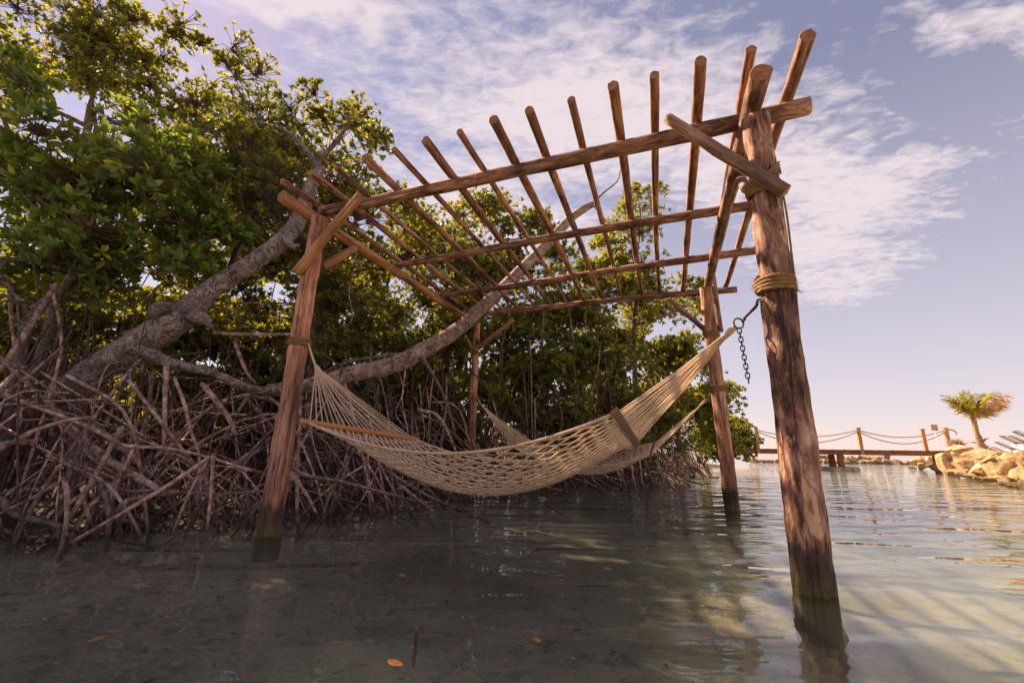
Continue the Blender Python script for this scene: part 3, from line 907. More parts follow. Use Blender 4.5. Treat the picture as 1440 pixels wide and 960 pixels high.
def rosette_leaves(pos, axis, ll, nl=7):
    """leaves spread round each twig tip"""
    n = len(pos)
    ref = unit(RG.normal(size=(n, 3)))
    b_ = unit(np.cross(axis, ref))
    c_ = np.cross(axis, b_)
    P, D, NR, LN, TI = [], [], [], [], []
    rt = RG.normal(0.42, 0.17, n)
    for j in range(nl):
        th = 2 * np.pi * j / nl + RG.uniform(-.4, .4, n)
        ta = RG.uniform(0.55, 1.25, n) if j % 7 else RG.uniform(0.1, 0.5, n)
        rad_ = b_ * np.cos(th)[:, None] + c_ * np.sin(th)[:, None]
        d_ = unit(axis * np.cos(ta)[:, None] + rad_ * np.sin(ta)[:, None])
        nn = unit(axis - d_ * np.sum(axis * d_, 1, keepdims=True) + RG.normal(0, .15, (n, 3)))
        nn = unit(nn - d_ * np.sum(nn * d_, 1, keepdims=True))
        P.append(pos + axis * (RG.uniform(-.03, .01, n)[:, None]))
        D.append(d_)
        NR.append(nn)
        LN.append(ll * RG.uniform(0.7, 1.15, n))
        TI.append(np.clip(rt + RG.normal(0, .13, n), 0.02, 0.9))
    P, D, NR = np.concatenate(P), np.concatenate(D), np.concatenate(NR)
    LN, TI = np.concatenate(LN), np.concatenate(TI)
    odd = RG.random(len(TI))
    TI = np.where(odd < 0.006, 0.985, np.where(odd < 0.05, 0.9, TI))
    return P, D, NR, LN, LN * RG.uniform(0.40, 0.50, len(LN)), TI


def leaves_mesh(name, P, D, NR, LN, WD, TI, m):
    V = leaf_arrays(P, D, NR, LN, WD).reshape(-1, 3)
    n = len(P)
    o = np.arange(n)[:, None] * 6
    Q = np.stack([o + np.array([[0, 3, 2, 1]]), o + np.array([[0, 5, 4, 3]])], 1).reshape(-1, 4)
    return mesh_np(name, V, Q, m, False, tint=np.repeat(TI, 2))


def straight_tubes(bag, A, B_, ra, rb, sides=3):
    """many short tapered twigs at once"""
    n = len(A)
    T = unit(B_ - A)
    ref = np.where(np.abs(T[:, 2:3]) > 0.9, np.array([[1., 0, 0]]), np.array([[0, 0, 1.]]))
    X_ = unit(np.cross(T, ref))
    Y_ = np.cross(T, X_)
    a = np.linspace(0, 2 * np.pi, sides, endpoint=False)
    ring = X_[:, None] * np.cos(a)[None, :, None] + Y_[:, None] * np.sin(a)[None, :, None]
    V = np.concatenate([A[:, None] + ring * ra, B_[:, None] + ring * rb], 1).reshape(-1, 3)
    o = (np.arange(n) * 2 * sides)[:, None]
    k = np.arange(sides)
    kn = (k + 1) % sides
    Q = np.stack([o + k, o + kn, o + kn + sides, o + k + sides], -1).reshape(-1, 4)
    bag.add(V, Q)


def crown_points(blobs, k_den, zmin, clump_r):
    pos, ax, cen, cid = [], [], [], []
    for (c, r) in blobs:
        c, r = np.array(tuple(c)), np.array(r)
        area = 4 * np.pi * (r[0] * r[1] + r[0] * r[2] + r[1] * r[2]) / 3
        ncl = max(6, int(area * 1.25))
        cd = unit(RG.normal(size=(ncl, 3)))
        cc = c + cd * r * (RG.uniform(0.35, 1.0, (ncl, 1)) ** 0.5)
        cc = cc[cc[:, 2] > zmin]
        npc = max(5, int(k_den * area / ncl))
        for q_ in cc:
            n = int(npc * RG.uniform(0.55, 1.45))
            cr_ = clump_r * RG.uniform(0.55, 1.7)
            dd = unit(RG.normal(size=(n, 3)) + np.array([0, 0, .35]) + unit(q_ - c) * 0.5)
            pp = q_ + dd * cr_ * (RG.uniform(.25, 1.0, (n, 1)) ** 0.5) * np.array([1.2, 1.2, .72])
            pos.append(pp)
            ax.append(unit(dd + np.array([0, 0, .55]) + RG.normal(0, .3, (n, 3))))
            cid.append(np.full(n, len(cen)))
            cen.append(q_)
    pos, ax, cid = np.vstack(pos), np.vstack(ax), np.concatenate(cid)
    ok = pos[:, 2] > zmin * 0.6
    return pos[ok], ax[ok], np.array(cen), cid[ok]


def px_blob(u, v, y, du, dv, ry):
    c = on_y(u, v, y)
    k = depth(c) / F_PX
    return (c, (du * k, ry, dv * k))


def mangrove(label, base_xy, blobs, k_den=58, leaf=0.105, zmin=0.5, mat_l=None, nbranch=6, trunk_r=0.07, singles=0, trunk=True, clump=0.36, nl=7, name='mangrove_tree'):
    bx_, by_ = base_xy
    root = thing(name, (bx_, by_, 0), label, 'tree')
    mat_l = mat_l or M_LEAF
    pos, ax, cen, cid = crown_points(blobs, k_den, zmin, clump)
    P, D, NR, LN, WD, TI = rosette_leaves(pos, ax, leaf, nl)
    if singles:
        Pv = P - np.array(tuple(CAMP))
        dpt = Pv @ np.array(tuple(FW))
        uu = 720 + F_PX * (Pv @ np.array(tuple(RT))) / dpt
        vv = 480 - F_PX * (Pv @ np.array(tuple(UP))) / dpt
        ok = (uu > 5) & (uu < 1435) & (vv > 5) & (dpt > 0.5)
        order = np.argsort(np.where(ok, dpt - LN * 6, 1e9))[:singles]
        # one leaf, finer than the rest, shared by all the single leaves
        ts = np.linspace(0, 1, 7)
        prof = 0.5 * np.sin(np.pi * ts ** 0.85) ** 0.8
        lv, lq = [], []
        for t_, w_ in zip(ts, prof):
            dz_ = -0.12 * t_ * t_
            lv += [(t_, -w_, 0.20 * w_ + dz_), (t_, 0, dz_), (t_, w_, 0.20 * w_ + dz_)]
        for i in range(6):
            lq += [(i * 3, i * 3 + 3, i * 3 + 4, i * 3 + 1), (i * 3 + 1, i * 3 + 4, i * 3 + 5, i * 3 + 2)]
        tints = {}
        for t_ in (0.2, 0.4, 0.55, 0.75, 0.9):
            tints[t_] = mesh_np('leaf', lv, lq, mat_l, True, tint=np.full(len(lq), t_))
        keys = list(tints)
        for i in order:
            X_ = Vector(D[i])
            Z_ = Vector(NR[i])
            Y_ = Z_.cross(X_)
            m4 = Matrix.Identity(4)
            for r_ in range(3):
                m4[r_][0], m4[r_][1], m4[r_][2], m4[r_][3] = X_[r_] * LN[i] * 1.1, Y_[r_] * WD[i] * 1.05, Z_[r_] * WD[i], P[i][r_]
            kx = min(keys, key=lambda q_: abs(q_ - TI[i]))
            put('leaf', tints[kx], root, m4)
        keep_ = np.ones(len(P), bool)
        keep_[order] = False
        P, D, NR, LN, WD, TI = P[keep_], D[keep_], NR[keep_], LN[keep_], WD[keep_], TI[keep_]
    cr_o = put('crown', leaves_mesh('crown', P, D, NR, LN, WD, TI, mat_l), root, None, kind='stuff')
    tw = Bag()
    C_ = cen[cid]
    mid = C_ + (pos - C_) * 0.55 + RG.normal(0, .03, pos.shape)
    straight_tubes(tw, C_ + RG.normal(0, .03, pos.shape), mid, 0.007, 0.005)
    straight_tubes(tw, mid, pos, 0.005, 0.0035)
    top_c = np.mean([np.array(tuple(c)) for c, r in blobs], axis=0)
    hub = Vector(tuple(top_c)) - Vector((0, 0, blobs[0][1][2] * 0.55))
    hub.z = max(hub.z, 0.5)
    b0 = Vector((bx_, by_, -0.1))
    pts = [b0, b0.lerp(hub, 0.35) + Vector(RG.normal(0, .10, 3)), b0.lerp(hub, 0.7) + Vector(RG.normal(0, .12, 3)), hub]
    if trunk:
        tube_obj('trunk', pts, [trunk_r * 1.25, trunk_r, trunk_r * .8, trunk_r * .6], M_TRUNK, root, 9, 5, rough_=0.25)
    ordr = RG.permutation(len(cen))
    for n_, i in enumerate(ordr):
        q_ = Vector(tuple(cen[i]))
        st = pts[2].lerp(hub, RG.uniform(0, 1))
        if n_ < nbranch:
            tube_obj('branch', [st, st.lerp(q_, .4) + Vector(RG.normal(0, .12, 3)), st.lerp(q_, .75) + Vector(RG.normal(0, .1, 3)), q_], [trunk_r * .5, trunk_r * .35, 0.012], M_TRUNK, root, 6, 5, rough_=0.2)
        else:
            dh = np.linalg.norm(cen - np.array(tuple(hub)), axis=1)
            dj = np.linalg.norm(cen - cen[i], axis=1) + (dh >= dh[i]) * 1e3
            j = int(np.argmin(dj))
            if dj[j] < 900:
                st = Vector(tuple(cen[j]))
            path = spline([st, st.lerp(q_, .5) + Vector(RG.normal(0, .12, 3)), q_], 4)
            tw.tube(path, interp_r([0.011, 0.006], len(path)), 4, False)
    put('twigs', tw.mesh('twigs', M_TWIG), cr_o, None, kind='stuff')
    return root


TREES = []


def tree(*a, **k):
    t = mangrove(*a, **k)
    TREES.append(t)
    return t


# the tree with the broken leaning trunk, then its neighbours along the bank
T_LEAN = tree('mangrove with a thick pale broken trunk leaning over the root tangle', (-4.3, 4.4),
              [px_blob(430, 235, 6.0, 95, 85, 0.9), px_blob(330, 300, 5.6, 110, 95, 0.8), px_blob(250, 200, 6.4, 90, 80, .9), px_blob(480, 330, 7.2, 80, 90, .8), px_blob(340, 210, 6.0, 80, 70, .7)],
              k_den=60, leaf=0.088, trunk=False, nbranch=7)
T_NEAR = tree('mangrove with big glossy leaves hanging low over the roots beside the leaning trunk', (-4.5, 3.7),
              [px_blob(60, 190, 4.3, 130, 120, 0.75), px_blob(190, 270, 4.6, 110, 95, 0.6), px_blob(20, 330, 4.0, 110, 75, 0.5), px_blob(150, 365, 4.7, 120, 50, 0.5), px_blob(300, 355, 5.2, 80, 60, 0.5)],
              k_den=62, leaf=0.120, mat_l=M_LEAF_N, singles=290, nbranch=9, trunk_r=0.06, clump=0.30)
tree('tall backlit mangrove with thin open yellow-green top above the glossy one', (-7.2, 6.4),
     [px_blob(60, 40, 6.8, 170, 90, 1.2), px_blob(230, 100, 6.9, 110, 85, 1.0), px_blob(340, 170, 7.4, 80, 80, 1.0), px_blob(-60, 130, 6.8, 100, 120, 1.0)],
     k_den=58, leaf=0.090, mat_l=M_LEAF_Y, nbranch=4, trunk_r=0.09)
tree('leafy mangrove whose rounded top rises beside the pergola corner', (-3.2, 7.4),
     [px_blob(470, 210, 7.6, 75, 70, 1.0), px_blob(400, 290, 8.0, 110, 110, 1.0), px_blob(520, 330, 8.2, 80, 70, .9)],
     k_den=56, leaf=0.092, nbranch=8, trunk_r=0.08)
tree('mangrove with a round crown seen through the middle rafters', (-1.2, 9.6),
     [px_blob(650, 340, 9.6, 80, 75, 1.3), px_blob(600, 400, 9.0, 100, 80, 1.2), px_blob(710, 330, 10.0, 50, 50, 1.0)],
     k_den=56, leaf=0.104, nbranch=8, trunk_r=0.09)
tree('dark mangrove filling the gap under the rear beam', (0.6, 9.8),
     [px_blob(720, 440, 9.4, 110, 65, 1.3), px_blob(800, 400, 10.0, 70, 50, 1.2), px_blob(790, 480, 9.6, 90, 60, 1.2)],
     k_den=56, leaf=0.104, nbranch=8, trunk_r=0.09)
tree('slim mangrove with a bare twiggy top poking past the rafters', (2.6, 10.4),
     [px_blob(885, 350, 10.4, 50, 55, 1.0), px_blob(860, 420, 10.2, 80, 60, 1.1), px_blob(905, 275, 10.6, 24, 30, .5), px_blob(930, 420, 10.8, 50, 45, 1.0)],
     k_den=48, leaf=0.105, mat_l=M_LEAF_Y, nbranch=9, trunk_r=0.07)
tree('sunlit yellow-green mangrove behind the cords of the hammocks', (4.6, 12.6),
     [px_blob(930, 480, 12.2, 55, 55, 1.3), px_blob(905, 530, 11.4, 80, 60, 1.2), px_blob(965, 540, 13.0, 38, 45, 1.2)],
     k_den=60, leaf=0.112, mat_l=M_LEAF_Y, nbranch=7, trunk_r=0.07)
tree('low dense mangrove with branches dipping into the water behind the rear hammock', (3.3, 9.6),
     [px_blob(830, 570, 9.2, 110, 70, 1.1), px_blob(900, 610, 9.6, 75, 50, 1.0), px_blob(760, 540, 8.9, 80, 70, 1.0)],
     k_den=56, leaf=0.11, zmin=0.22, nbranch=8, trunk_r=0.05)
tree('bushy mangrove beside the grey brown post at the sand spit', (6.2, 14.0),
     [px_blob(965, 600, 13.4, 55, 50, 1.3), px_blob(1000, 590, 15.0, 32, 45, 1.2)],
     k_den=62, leaf=0.13, zmin=0.3, nbranch=6, trunk_r=0.05)
tree('small round mangrove bush at the far end of the bank by the footbridge', (10.2, 21.6),
     [px_blob(1022, 618, 21.5, 34, 30, 1.2), px_blob(1045, 628, 21.0, 17, 20, .7)],
     k_den=70, leaf=0.16, zmin=0.25, nbranch=5, trunk_r=0.05)
tree('shadowy mangrove thicket between the two left hand posts', (-1.8, 6.9),
     [px_blob(560, 450, 7.2, 110, 80, .9), px_blob(470, 470, 7.4, 80, 70, .9), px_blob(620, 520, 7.6, 60, 70, .8)],
     k_den=44, leaf=0.10, zmin=0.5, nbranch=8, trunk_r=0.06)
tree('shadowy mangrove trailing thin aerial roots behind the slender rear post', (-0.1, 8.2),
     [px_blob(700, 520, 8.2, 90, 80, 1.0), px_blob(640, 570, 8.0, 60, 50, .8)],
     k_den=48, leaf=0.10, zmin=0.5, nbranch=8, trunk_r=0.06)
tree('mangrove deep in the thicket behind the leaning trunk', (-6.6, 8.2),
     [px_blob(180, 330, 8.4, 170, 120, 1.2), px_blob(330, 420, 8.6, 130, 80, 1.0), px_blob(30, 420, 8.0, 130, 80, 1.0)],
     k_den=40, leaf=0.11, nbranch=8, trunk_r=0.08)
tree('mangrove at the back of the thicket behind the pergola', (-3.0, 11.5),
     [px_blob(420, 430, 11.5, 140, 90, 1.4), px_blob(560, 380, 12.0, 100, 80, 1.4), px_blob(280, 480, 11.0, 140, 80, 1.3)],
     k_den=40, leaf=0.12, nbranch=6, trunk_r=0.08)
tree('mangrove at the edge of the thicket beyond the glossy leaved one', (-7.2, 3.2),
     [px_blob(-120, 430, 4.8, 110, 90, 0.7)],
     k_den=30, leaf=0.12, mat_l=M_LEAF, nbranch=6, trunk_r=0.07)

for (u, v, y, du, dv, lb) in [(-120, 470, 7.6, 200, 110, 'low dark thicket filling the bank behind the glossy leaved mangrove'), (140, 500, 9.0, 190, 95, 'low dark thicket seen through the roots under the leaning trunk'),
                              (330, 520, 9.6, 150, 90, 'low dark thicket seen between the leaning trunk and the reddish post'), (500, 530, 9.6, 130, 85, 'low dark thicket behind the cords of the large hammock'),
                              (640, 560, 10.4, 110, 70, 'low dark thicket behind the slender rear post'), (780, 600, 11.0, 110, 50, 'low dark thicket behind the rear hammock'), (30, 545, 10.5, 200, 70, 'lowest dark thicket far behind the arching roots of the glossy leaved mangrove'),
                              (-260, 530, 7.0, 150, 80, 'dark thicket on the bank beside the glossy leaved mangrove'), (250, 570, 11.5, 180, 60, 'lowest dark thicket far behind the leaning trunk'), (430, 575, 11.5, 140, 55, 'lowest dark thicket far behind the reddish post'), (250, 590, 8.0, 90, 45, 'low leafy shrub deep inside the root tangle under the leaning trunk'), (600, 590, 8.6, 70, 45, 'low leafy shrub at the foot of the slender rear post')]:
    bl = px_blob(u, v, y, du, dv, 1.3)
    tree(lb, (bl[0].x, bl[0].y), [bl], k_den=62, leaf=0.14, zmin=0.12, nbranch=4, trunk_r=0.05, nl=6)

# leaning trunk, its broken fork and the long fallen limb
tk = [(-10, 640, 4.3), (40, 590, 4.3), (95, 552, 4.25), (165, 502, 4.2), (235, 460, 4.25), (262, 440, 4.35), (300, 405, 4.5), (350, 374, 4.6), (400, 335, 4.75), (425, 300, 4.9), (437, 262, 5.0), (452, 236, 5.1)]
pts = [on_y(*t_) for t_ in tk]
tube_obj('trunk', pts, [0.13, 0.14, 0.145, 0.135, 0.145, 0.13, 0.105, 0.10, 0.096, 0.088, 0.078, 0.06], M_TRUNK, T_LEAN, 18, 8, rough_=0.17, rfreq=5.0, label='thick mottled grey trunk leaning to the right')
tube_obj('trunk', [on_y(140, 515, 4.25), on_y(112, 560, 4.3), on_y(105, 610, 4.3), on_y(98, 690, 4.3)], [0.13, 0.10, 0.06, 0.05], M_TRUNK, T_LEAN, 12, 6, rough_=0.35)
tube_obj('broken_stub', [on_y(262, 445, 4.3), on_y(285, 448, 4.15), on_y(300, 462, 4.1)], [0.07, 0.055, 0.02], M_TRUNK, T_LEAN, 9, 5, rough_=0.5)
tube_obj('broken_stub', [on_y(248, 438, 4.3), on_y(228, 432, 4.1), on_y(205, 448, 4.05)], [0.08, 0.06, 0.02], M_TRUNK, T_LEAN, 9, 5, rough_=0.5)
tube_obj('broken_stub', [on_y(400, 338, 4.72), on_y(415, 348, 4.65), on_y(420, 344, 4.6)], [0.05, 0.032, 0.02], M_TRUNK, T_LEAN, 8, 5, rough_=0.3)
tube_obj('branch', [on_y(200, 492, 4.2), on_y(245, 512, 4.15), on_y(300, 524, 4.2), on_y(350, 546, 4.4), on_y(400, 549, 4.6)], [0.06, 0.05, 0.04, 0.045, 0.04], M_TRUNK, T_LEAN, 9, 6, rough_=0.3)
tube_obj('branch', [on_y(440, 240, 5.05), on_y(470, 200, 5.4), on_y(500, 165, 5.8)], [0.035, 0.022, 0.010], M_TRUNK, T_LEAN, 8, 6, rough_=0.3)
tube_obj('branch', [on_y(450, 238, 5.1), on_y(410, 190, 5.4), on_y(360, 170, 5.9)], [0.05, 0.03, 0.02], M_TRUNK, T_LEAN, 8, 6, rough_=0.3)
limb = thing('fallen_limb', on_y(380, 552, 4.7), 'long pale bare limb slanting up through the pergola roof', 'branch')
tube_obj('limb', [on_y(375, 549, 4.75), on_y(440, 541, 4.95), on_y(490, 527, 5.2), on_y(540, 517, 5.5), on_y(575, 503, 5.65), on_y(640, 466, 6.1), on_y(665, 444, 6.35), on_y(700, 412, 6.62), on_y(740, 372, 6.9), on_y(775, 337, 7.1), on_y(805, 305, 7.25), on_y(834, 286, 7.35)],
         [0.07, 0.085, 0.10, 0.11, 0.115, 0.105, 0.10, 0.10, 0.095, 0.09, 0.08, 0.06], M_LIMB, limb, 16, 7, rough_=0.16, rfreq=6.0)
tube_obj('twig', [on_y(832, 287, 7.35), on_y(850, 270, 7.4), on_y(868, 255, 7.5), on_y(873, 238, 7.5), on_y(878, 248, 7.5)], [0.022, 0.014, 0.008], M_LIMB, limb, 6)
tube_obj('twig', [on_y(836, 290, 7.35), on_y(846, 302, 7.4), on_y(852, 312, 7.4)], [0.025, 0.016], M_LIMB, limb, 6)
tube_obj('twig', [on_y(750, 366, 6.95), on_y(765, 372, 7.0), on_y(775, 384, 7.0)], [0.05, 0.03, 0.012], M_LIMB, limb, 7)
tube_obj('twig', [on_y(590, 497, 5.7), on_y(600, 512, 5.6), on_y(626, 560, 5.6), on_y(640, 610, 5.7)], [0.025, 0.02, 0.012], M_LIMB, limb, 6)
tube_obj('twig', [on_y(570, 498, 5.65), on_y(540, 500, 5.6), on_y(480, 512, 5.4), on_y(430, 540, 5.2)], [0.03, 0.024, 0.016], M_LIMB, limb, 6)

# ------------------------------------------------------------------ prop roots
TXY = [(t_, Vector((t_.location.x, t_.location.y, 0))) for t_ in TREES]


def owner(p):
    return min(TXY, key=lambda a: (a[1] - Vector((p[0], p[1], 0))).length)[0]


HAND = [  # (points u, v, y), thickness at both ends in metres
    ([(0, 523, 3.7), (35, 470, 3.8), (79, 399, 4.0)], .034, .026),
    ([(0, 560, 3.5), (50, 520, 3.6), (87, 488, 3.7)], .018, .014),
    ([(0, 505, 3.6), (45, 545, 3.55), (92, 592, 3.5), (125, 640, 3.5), (172, 672, 3.5)], .017, .014),
    ([(0, 632, 3.3), (45, 607, 3.35), (90, 592, 3.4), (127, 587, 3.45)], .024, .018),
    ([(3, 553, 3.4), (45, 570, 3.4), (95, 588, 3.42), (140, 608, 3.45), (176, 626, 3.5), (235, 630, 3.55), (290, 642, 3.6), (355, 662, 3.7)], .019, .015),
    ([(127, 588, 3.4), (112, 635, 3.35), (91, 674, 3.3)], .014, .014),
    ([(91, 674, 3.3), (95, 705, 3.22), (92, 740, 3.12), (82, 790, 2.98)], .021, .017),
    ([(91, 674, 3.3), (45, 700, 3.2), (0, 722, 3.1)], .016, .014),
    ([(296, 642, 3.6), (240, 680, 3.5), (170, 722, 3.35), (98, 764, 3.1)], .022, .017),
    ([(296, 642, 3.6), (268, 690, 3.5), (242, 752, 3.3)], .016, .013),
    ([(300, 640, 3.6), (297, 690, 3.55), (290, 758, 3.4)], .019, .015),
    ([(66, 640, 3.6), (100, 655, 3.5), (150, 680, 3.45), (180, 720, 3.4), (198, 752, 3.35)], .018, .016),
    ([(60, 560, 4.0), (115, 618, 3.8), (170, 658, 3.7), (228, 690, 3.65)], .055, .035),
    ([(130, 598, 4.0), (165, 625, 3.9), (195, 648, 3.8)], .04, .03),
    ([(234, 514, 4.05), (232, 570, 4.0), (231, 630, 3.95)], .03, .024),
    ([(245, 530, 4.1), (260, 570, 4.0), (268, 605, 3.9), (280, 640, 3.9), (282, 690, 3.8)], .02, .016),
    ([(72, 400, 4.2), (86, 470, 4.0), (80, 520, 3.8), (50, 620, 3.6), (25, 700, 3.5)], .018, .014),
    ([(12, 380, 4.4), (15, 440, 4.3), (22, 500, 4.2), (30, 600, 4.0)], .022, .02),
    ([(0, 700, 3.3), (25, 725, 3.3), (60, 732, 3.25), (90, 742, 3.2)], .035, .025),
    ([(285, 540, 4.2), (320, 585, 4.1), (330, 610, 4.0)], .035, .025),
    ([(0, 598, 3.9), (70, 636, 3.7), (160, 672, 3.6)], .016, .014),
    ([(150, 690, 3.5), (220, 690, 3.6), (300, 694, 3.7), (372, 690, 3.9)], .014, .012),
    ([(165, 625, 3.8), (215, 570, 4.0), (225, 535, 4.2)], .016, .012),
    ([(400, 650, 4.3), (430, 668, 4.2), (475, 676, 4.3), (530, 690, 4.5), (600, 708, 4.9)], .026, .02),
    ([(405, 660, 4.2), (428, 690, 4.1), (445, 722, 4.1)], .026, .018),
    ([(490, 640, 4.7), (470, 680, 4.6), (452, 728, 4.3)], .02, .016),
    ([(560, 680, 4.9), (585, 700, 4.8), (605, 716, 4.8)], .025, .02),
    ([(170, 470, 4.4), (300, 430, 4.6), (430, 426, 4.9)], .022, .014),
    ([(300, 468, 4.4), (345, 470, 4.5), (420, 470, 4.9)], .028, .022),
    ([(330, 480, 4.4), (345, 520, 4.4), (360, 540, 4.5)], .024, .018),
]
for pts, r0, r1 in HAND:
    w = [on_y(*p_) for p_ in pts]
    tube_obj('prop_root', w, [r0 * .8, r1 * .72], M_ROOT, owner(w[-1]), 8, 5, rough_=0.22)


def rand_root(t, din, rad_, hz=(0.35, 1.6), reach=(0.4, 1.5)):
    p, d_, inl = shore_at(t)
    h0 = RG.uniform(*hz)
    a = p + inl * din
    foot_in = din - RG.uniform(*reach)
    foot_in = max(foot_in, RG.uniform(-0.28, 0.10)) if din < 1.6 else foot_in
    bpt = p + inl * foot_in + d_ * RG.normal(0, 1.0)
    A_ = Vector((a[0], a[1], h0))
    B_ = Vector((bpt[0], bpt[1], -0.22 if foot_in < 0.6 else -0.05))
    kind = RG.random()
    if kind < 0.58:         # arching stilt
        m1 = A_.lerp(B_, 0.35) + Vector((0, 0, h0 * RG.uniform(.15, .5)))
        m2 = A_.lerp(B_, 0.75) + Vector((0, 0, h0 * RG.uniform(.05, .22)))
    else:                   # straight, kinked
        m1 = A_.lerp(B_, 0.35)
        m2 = A_.lerp(B_, 0.7)
    j = 0.06
    m1 += Vector(RG.normal(0, j, 3))
    m2 += Vector(RG.normal(0, j, 3))
    pts = [A_, m1, m2, B_]
    return pts, [rad_, rad_ * .9, rad_ * .8]


SEG = np.concatenate([[0], np.cumsum(np.hypot(*np.diff(SH, axis=0).T))])
T0, T1, T2, T3 = SEG[1], SEG[6], SEG[10], SEG[13]
nroot = 0
for i in range(235):
    t = RG.uniform(T0, T1 + 0.5)
    pts, rs = rand_root(t, RG.uniform(0.1, 1.9), 0.006 + 0.017 * RG.random() ** 2.2, (0.2, 1.45), (0.4, 2.0))
    tube_obj('prop_root', pts, rs, M_ROOT, owner(pts[-1]), 6, 4, rough_=0.15)
    if RG.random() < 0.5:   # forked foot
        q_ = Vector(pts[1]).lerp(Vector(pts[2]), .6)
        e_ = q_ + Vector((RG.normal(0, .3), RG.normal(-.1, .3), -q_.z - .2))
        tube_obj('prop_root', [q_, q_.lerp(e_, .5) + Vector(RG.normal(0, .05, 3)), e_], [rs[0] * .75, rs[0] * .6], M_ROOT, owner(pts[-1]), 6, 4, rough_=0.15)
for i in range(80):
    t = RG.uniform(T1, T3)
    pts, rs = rand_root(t, RG.uniform(0.1, 1.4), RG.uniform(0.010, 0.022), (0.2, 0.9))
    tube_obj('prop_root', pts, rs, M_ROOT, owner(pts[-1]), 5, 4, rough_=0.15)
# long sticks leaning every way through the tangle
for i in range(95):
    t = RG.uniform(T0, T1 + .8)
    p, d_, inl = shore_at(t)
    a = p + inl * RG.uniform(0.1, 2.0)
    c0 = Vector((a[0], a[1], RG.uniform(0.1, 1.1)))
    dd = Vector((d_[0] * RG.choice((-1, 1)), d_[1] * RG.choice((-1, 1)), RG.normal(0, .55))).normalized() * RG.uniform(0.35, 0.9)
    dd += Vector((inl[0], inl[1], 0)) * RG.normal(0, .3)
    tube_obj('prop_root', [c0 - dd, c0 + Vector(RG.normal(0, .05, 3)), c0 + dd], [0.011, 0.007], M_ROOT, owner(c0), 6, 4, rough_=0.15)
# the deep tangle that reads as one mass
tangle = {}
for i in range(1500):
    t = RG.uniform(T0, T3 - 1)
    pts, rs = rand_root(t, RG.uniform(0.5, 3.6), RG.uniform(0.005, 0.013), (0.3, 2.1), (0.2, 1.2))
    ow = owner(pts[-1])
    if RG.random() < 0.35:
        a = Vector(pts[0])
        pts = [a + Vector((0, 0, RG.uniform(.1, .6))), a + Vector(RG.normal(0, .06, 3)), a + Vector((RG.normal(0, .12), RG.normal(0, .12), -a.z - .05))]
    tangle.setdefault(ow, Bag()).tube(spline(pts, 3), interp_r(rs, len(spline(pts, 3))), 4, False)
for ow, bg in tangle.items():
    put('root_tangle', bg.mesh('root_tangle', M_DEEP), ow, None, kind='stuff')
# thin aerial roots hanging in front of the shaded crowns
for (u, v0, v1, y) in [(700, 470, 560, 7.6), (712, 455, 600, 7.9), (745, 480, 640, 7.8), (752, 560, 645, 7.4), (760, 500, 590, 8.1), (778, 540, 650, 7.9), (800, 430, 560, 8.6), (806, 470, 590, 8.5),
                       (822, 440, 500, 8.5), (845, 480, 560, 8.6), (850, 500, 590, 8.6), (868, 470, 540, 8.8), (735, 520, 640, 7.7), (765, 440, 520, 8.2), (540, 500, 620, 5.9), (556, 510, 600, 5.8),
                       (520, 490, 590, 5.7), (570, 520, 640, 6.0), (610, 520, 650, 6.3), (628, 530, 640, 6.4), (497, 380, 470, 5.6), (468, 520, 600, 5.4), (590, 540, 640, 6.0), (505, 350, 410, 5.8),
                       (485, 495, 575, 5.5), (530, 510, 640, 5.7), (600, 545, 650, 6.1), (692, 560, 655, 7.2), (830, 560, 660, 8.2), (880, 560, 650, 8.8)]:
    a = on_y(u, v0, y)
    e_ = on_y(u + random.uniform(-16, 16), v1, y - 0.2)
    tube_obj('aerial_root', [a, a.lerp(e_, .4) + Vector(RG.normal(0, .05, 3)), a.lerp(e_, .75) + Vector(RG.normal(0, .05, 3)), e_], [0.011, 0.008, 0.006], M_ROOT, owner(a), 5, 4)
# twiggy branches dipping to the water at the outer bank
for (pts) in [[(900, 655, 9.0), (930, 672, 8.6), (950, 690, 8.3)], [(905, 650, 9.2), (915, 668, 8.8), (930, 690, 8.4)], [(960, 650, 10.5), (990, 668, 10.0), (1010, 672, 9.6)], [(940, 660, 9.6), (975, 678, 9.0), (1000, 680, 8.8)],
              [(870, 660, 8.6), (880, 685, 8.0), (875, 700, 7.8)], [(800, 670, 7.8), (830, 680, 7.5), (850, 690, 7.3)], [(740, 660, 7.2), (760, 680, 7.0), (790, 690, 6.9)], [(830, 665, 8.0), (850, 680, 7.7), (870, 690, 7.5)],
              [(965, 655, 10.2), (985, 662, 9.8), (990, 676, 9.5)], [(680, 660, 6.8), (720, 668, 6.8), (760, 660, 7.1)], [(650, 640, 6.9), (720, 640, 7.2), (790, 645, 7.6)]]:
    w = [on_y(*p_) for p_ in pts]
    tube_obj('prop_root', w, [0.018, 0.012], M_ROOT, owner(w[0]), 5, 4, rough_=0.1)

# ------------------------------------------------------------------ boulders
def boulder_mesh(name, m, seed, sub=4, cuts=17):
    rg_ = np.random.default_rng(seed)
    import bmesh
    bm = bmesh.new()
    bmesh.ops.create_icosphere(bm, subdivisions=sub, radius=1.0)
    V = np.array([v.co[:] for v in bm.verts])
    V = V * np.array([1.25, 1.15, 1.2])
    for _ in range(cuts):
        n_ = unit(rg_.normal(size=3))
        d_ = rg_.uniform(0.45, 0.78)
        h_ = V @ n_
        V = np.where((h_ > d_)[:, None], V - n_ * (h_ - d_)[:, None] * 0.985, V)
    V += 0.006 * rg_.normal(size=V.shape)
    for v, c in zip(bm.verts, V):
        v.co = c
    me = bpy.data.meshes.new(name)
    bm.to_mesh(me)
    bm.free()
    me.materials.append(m)
    return me


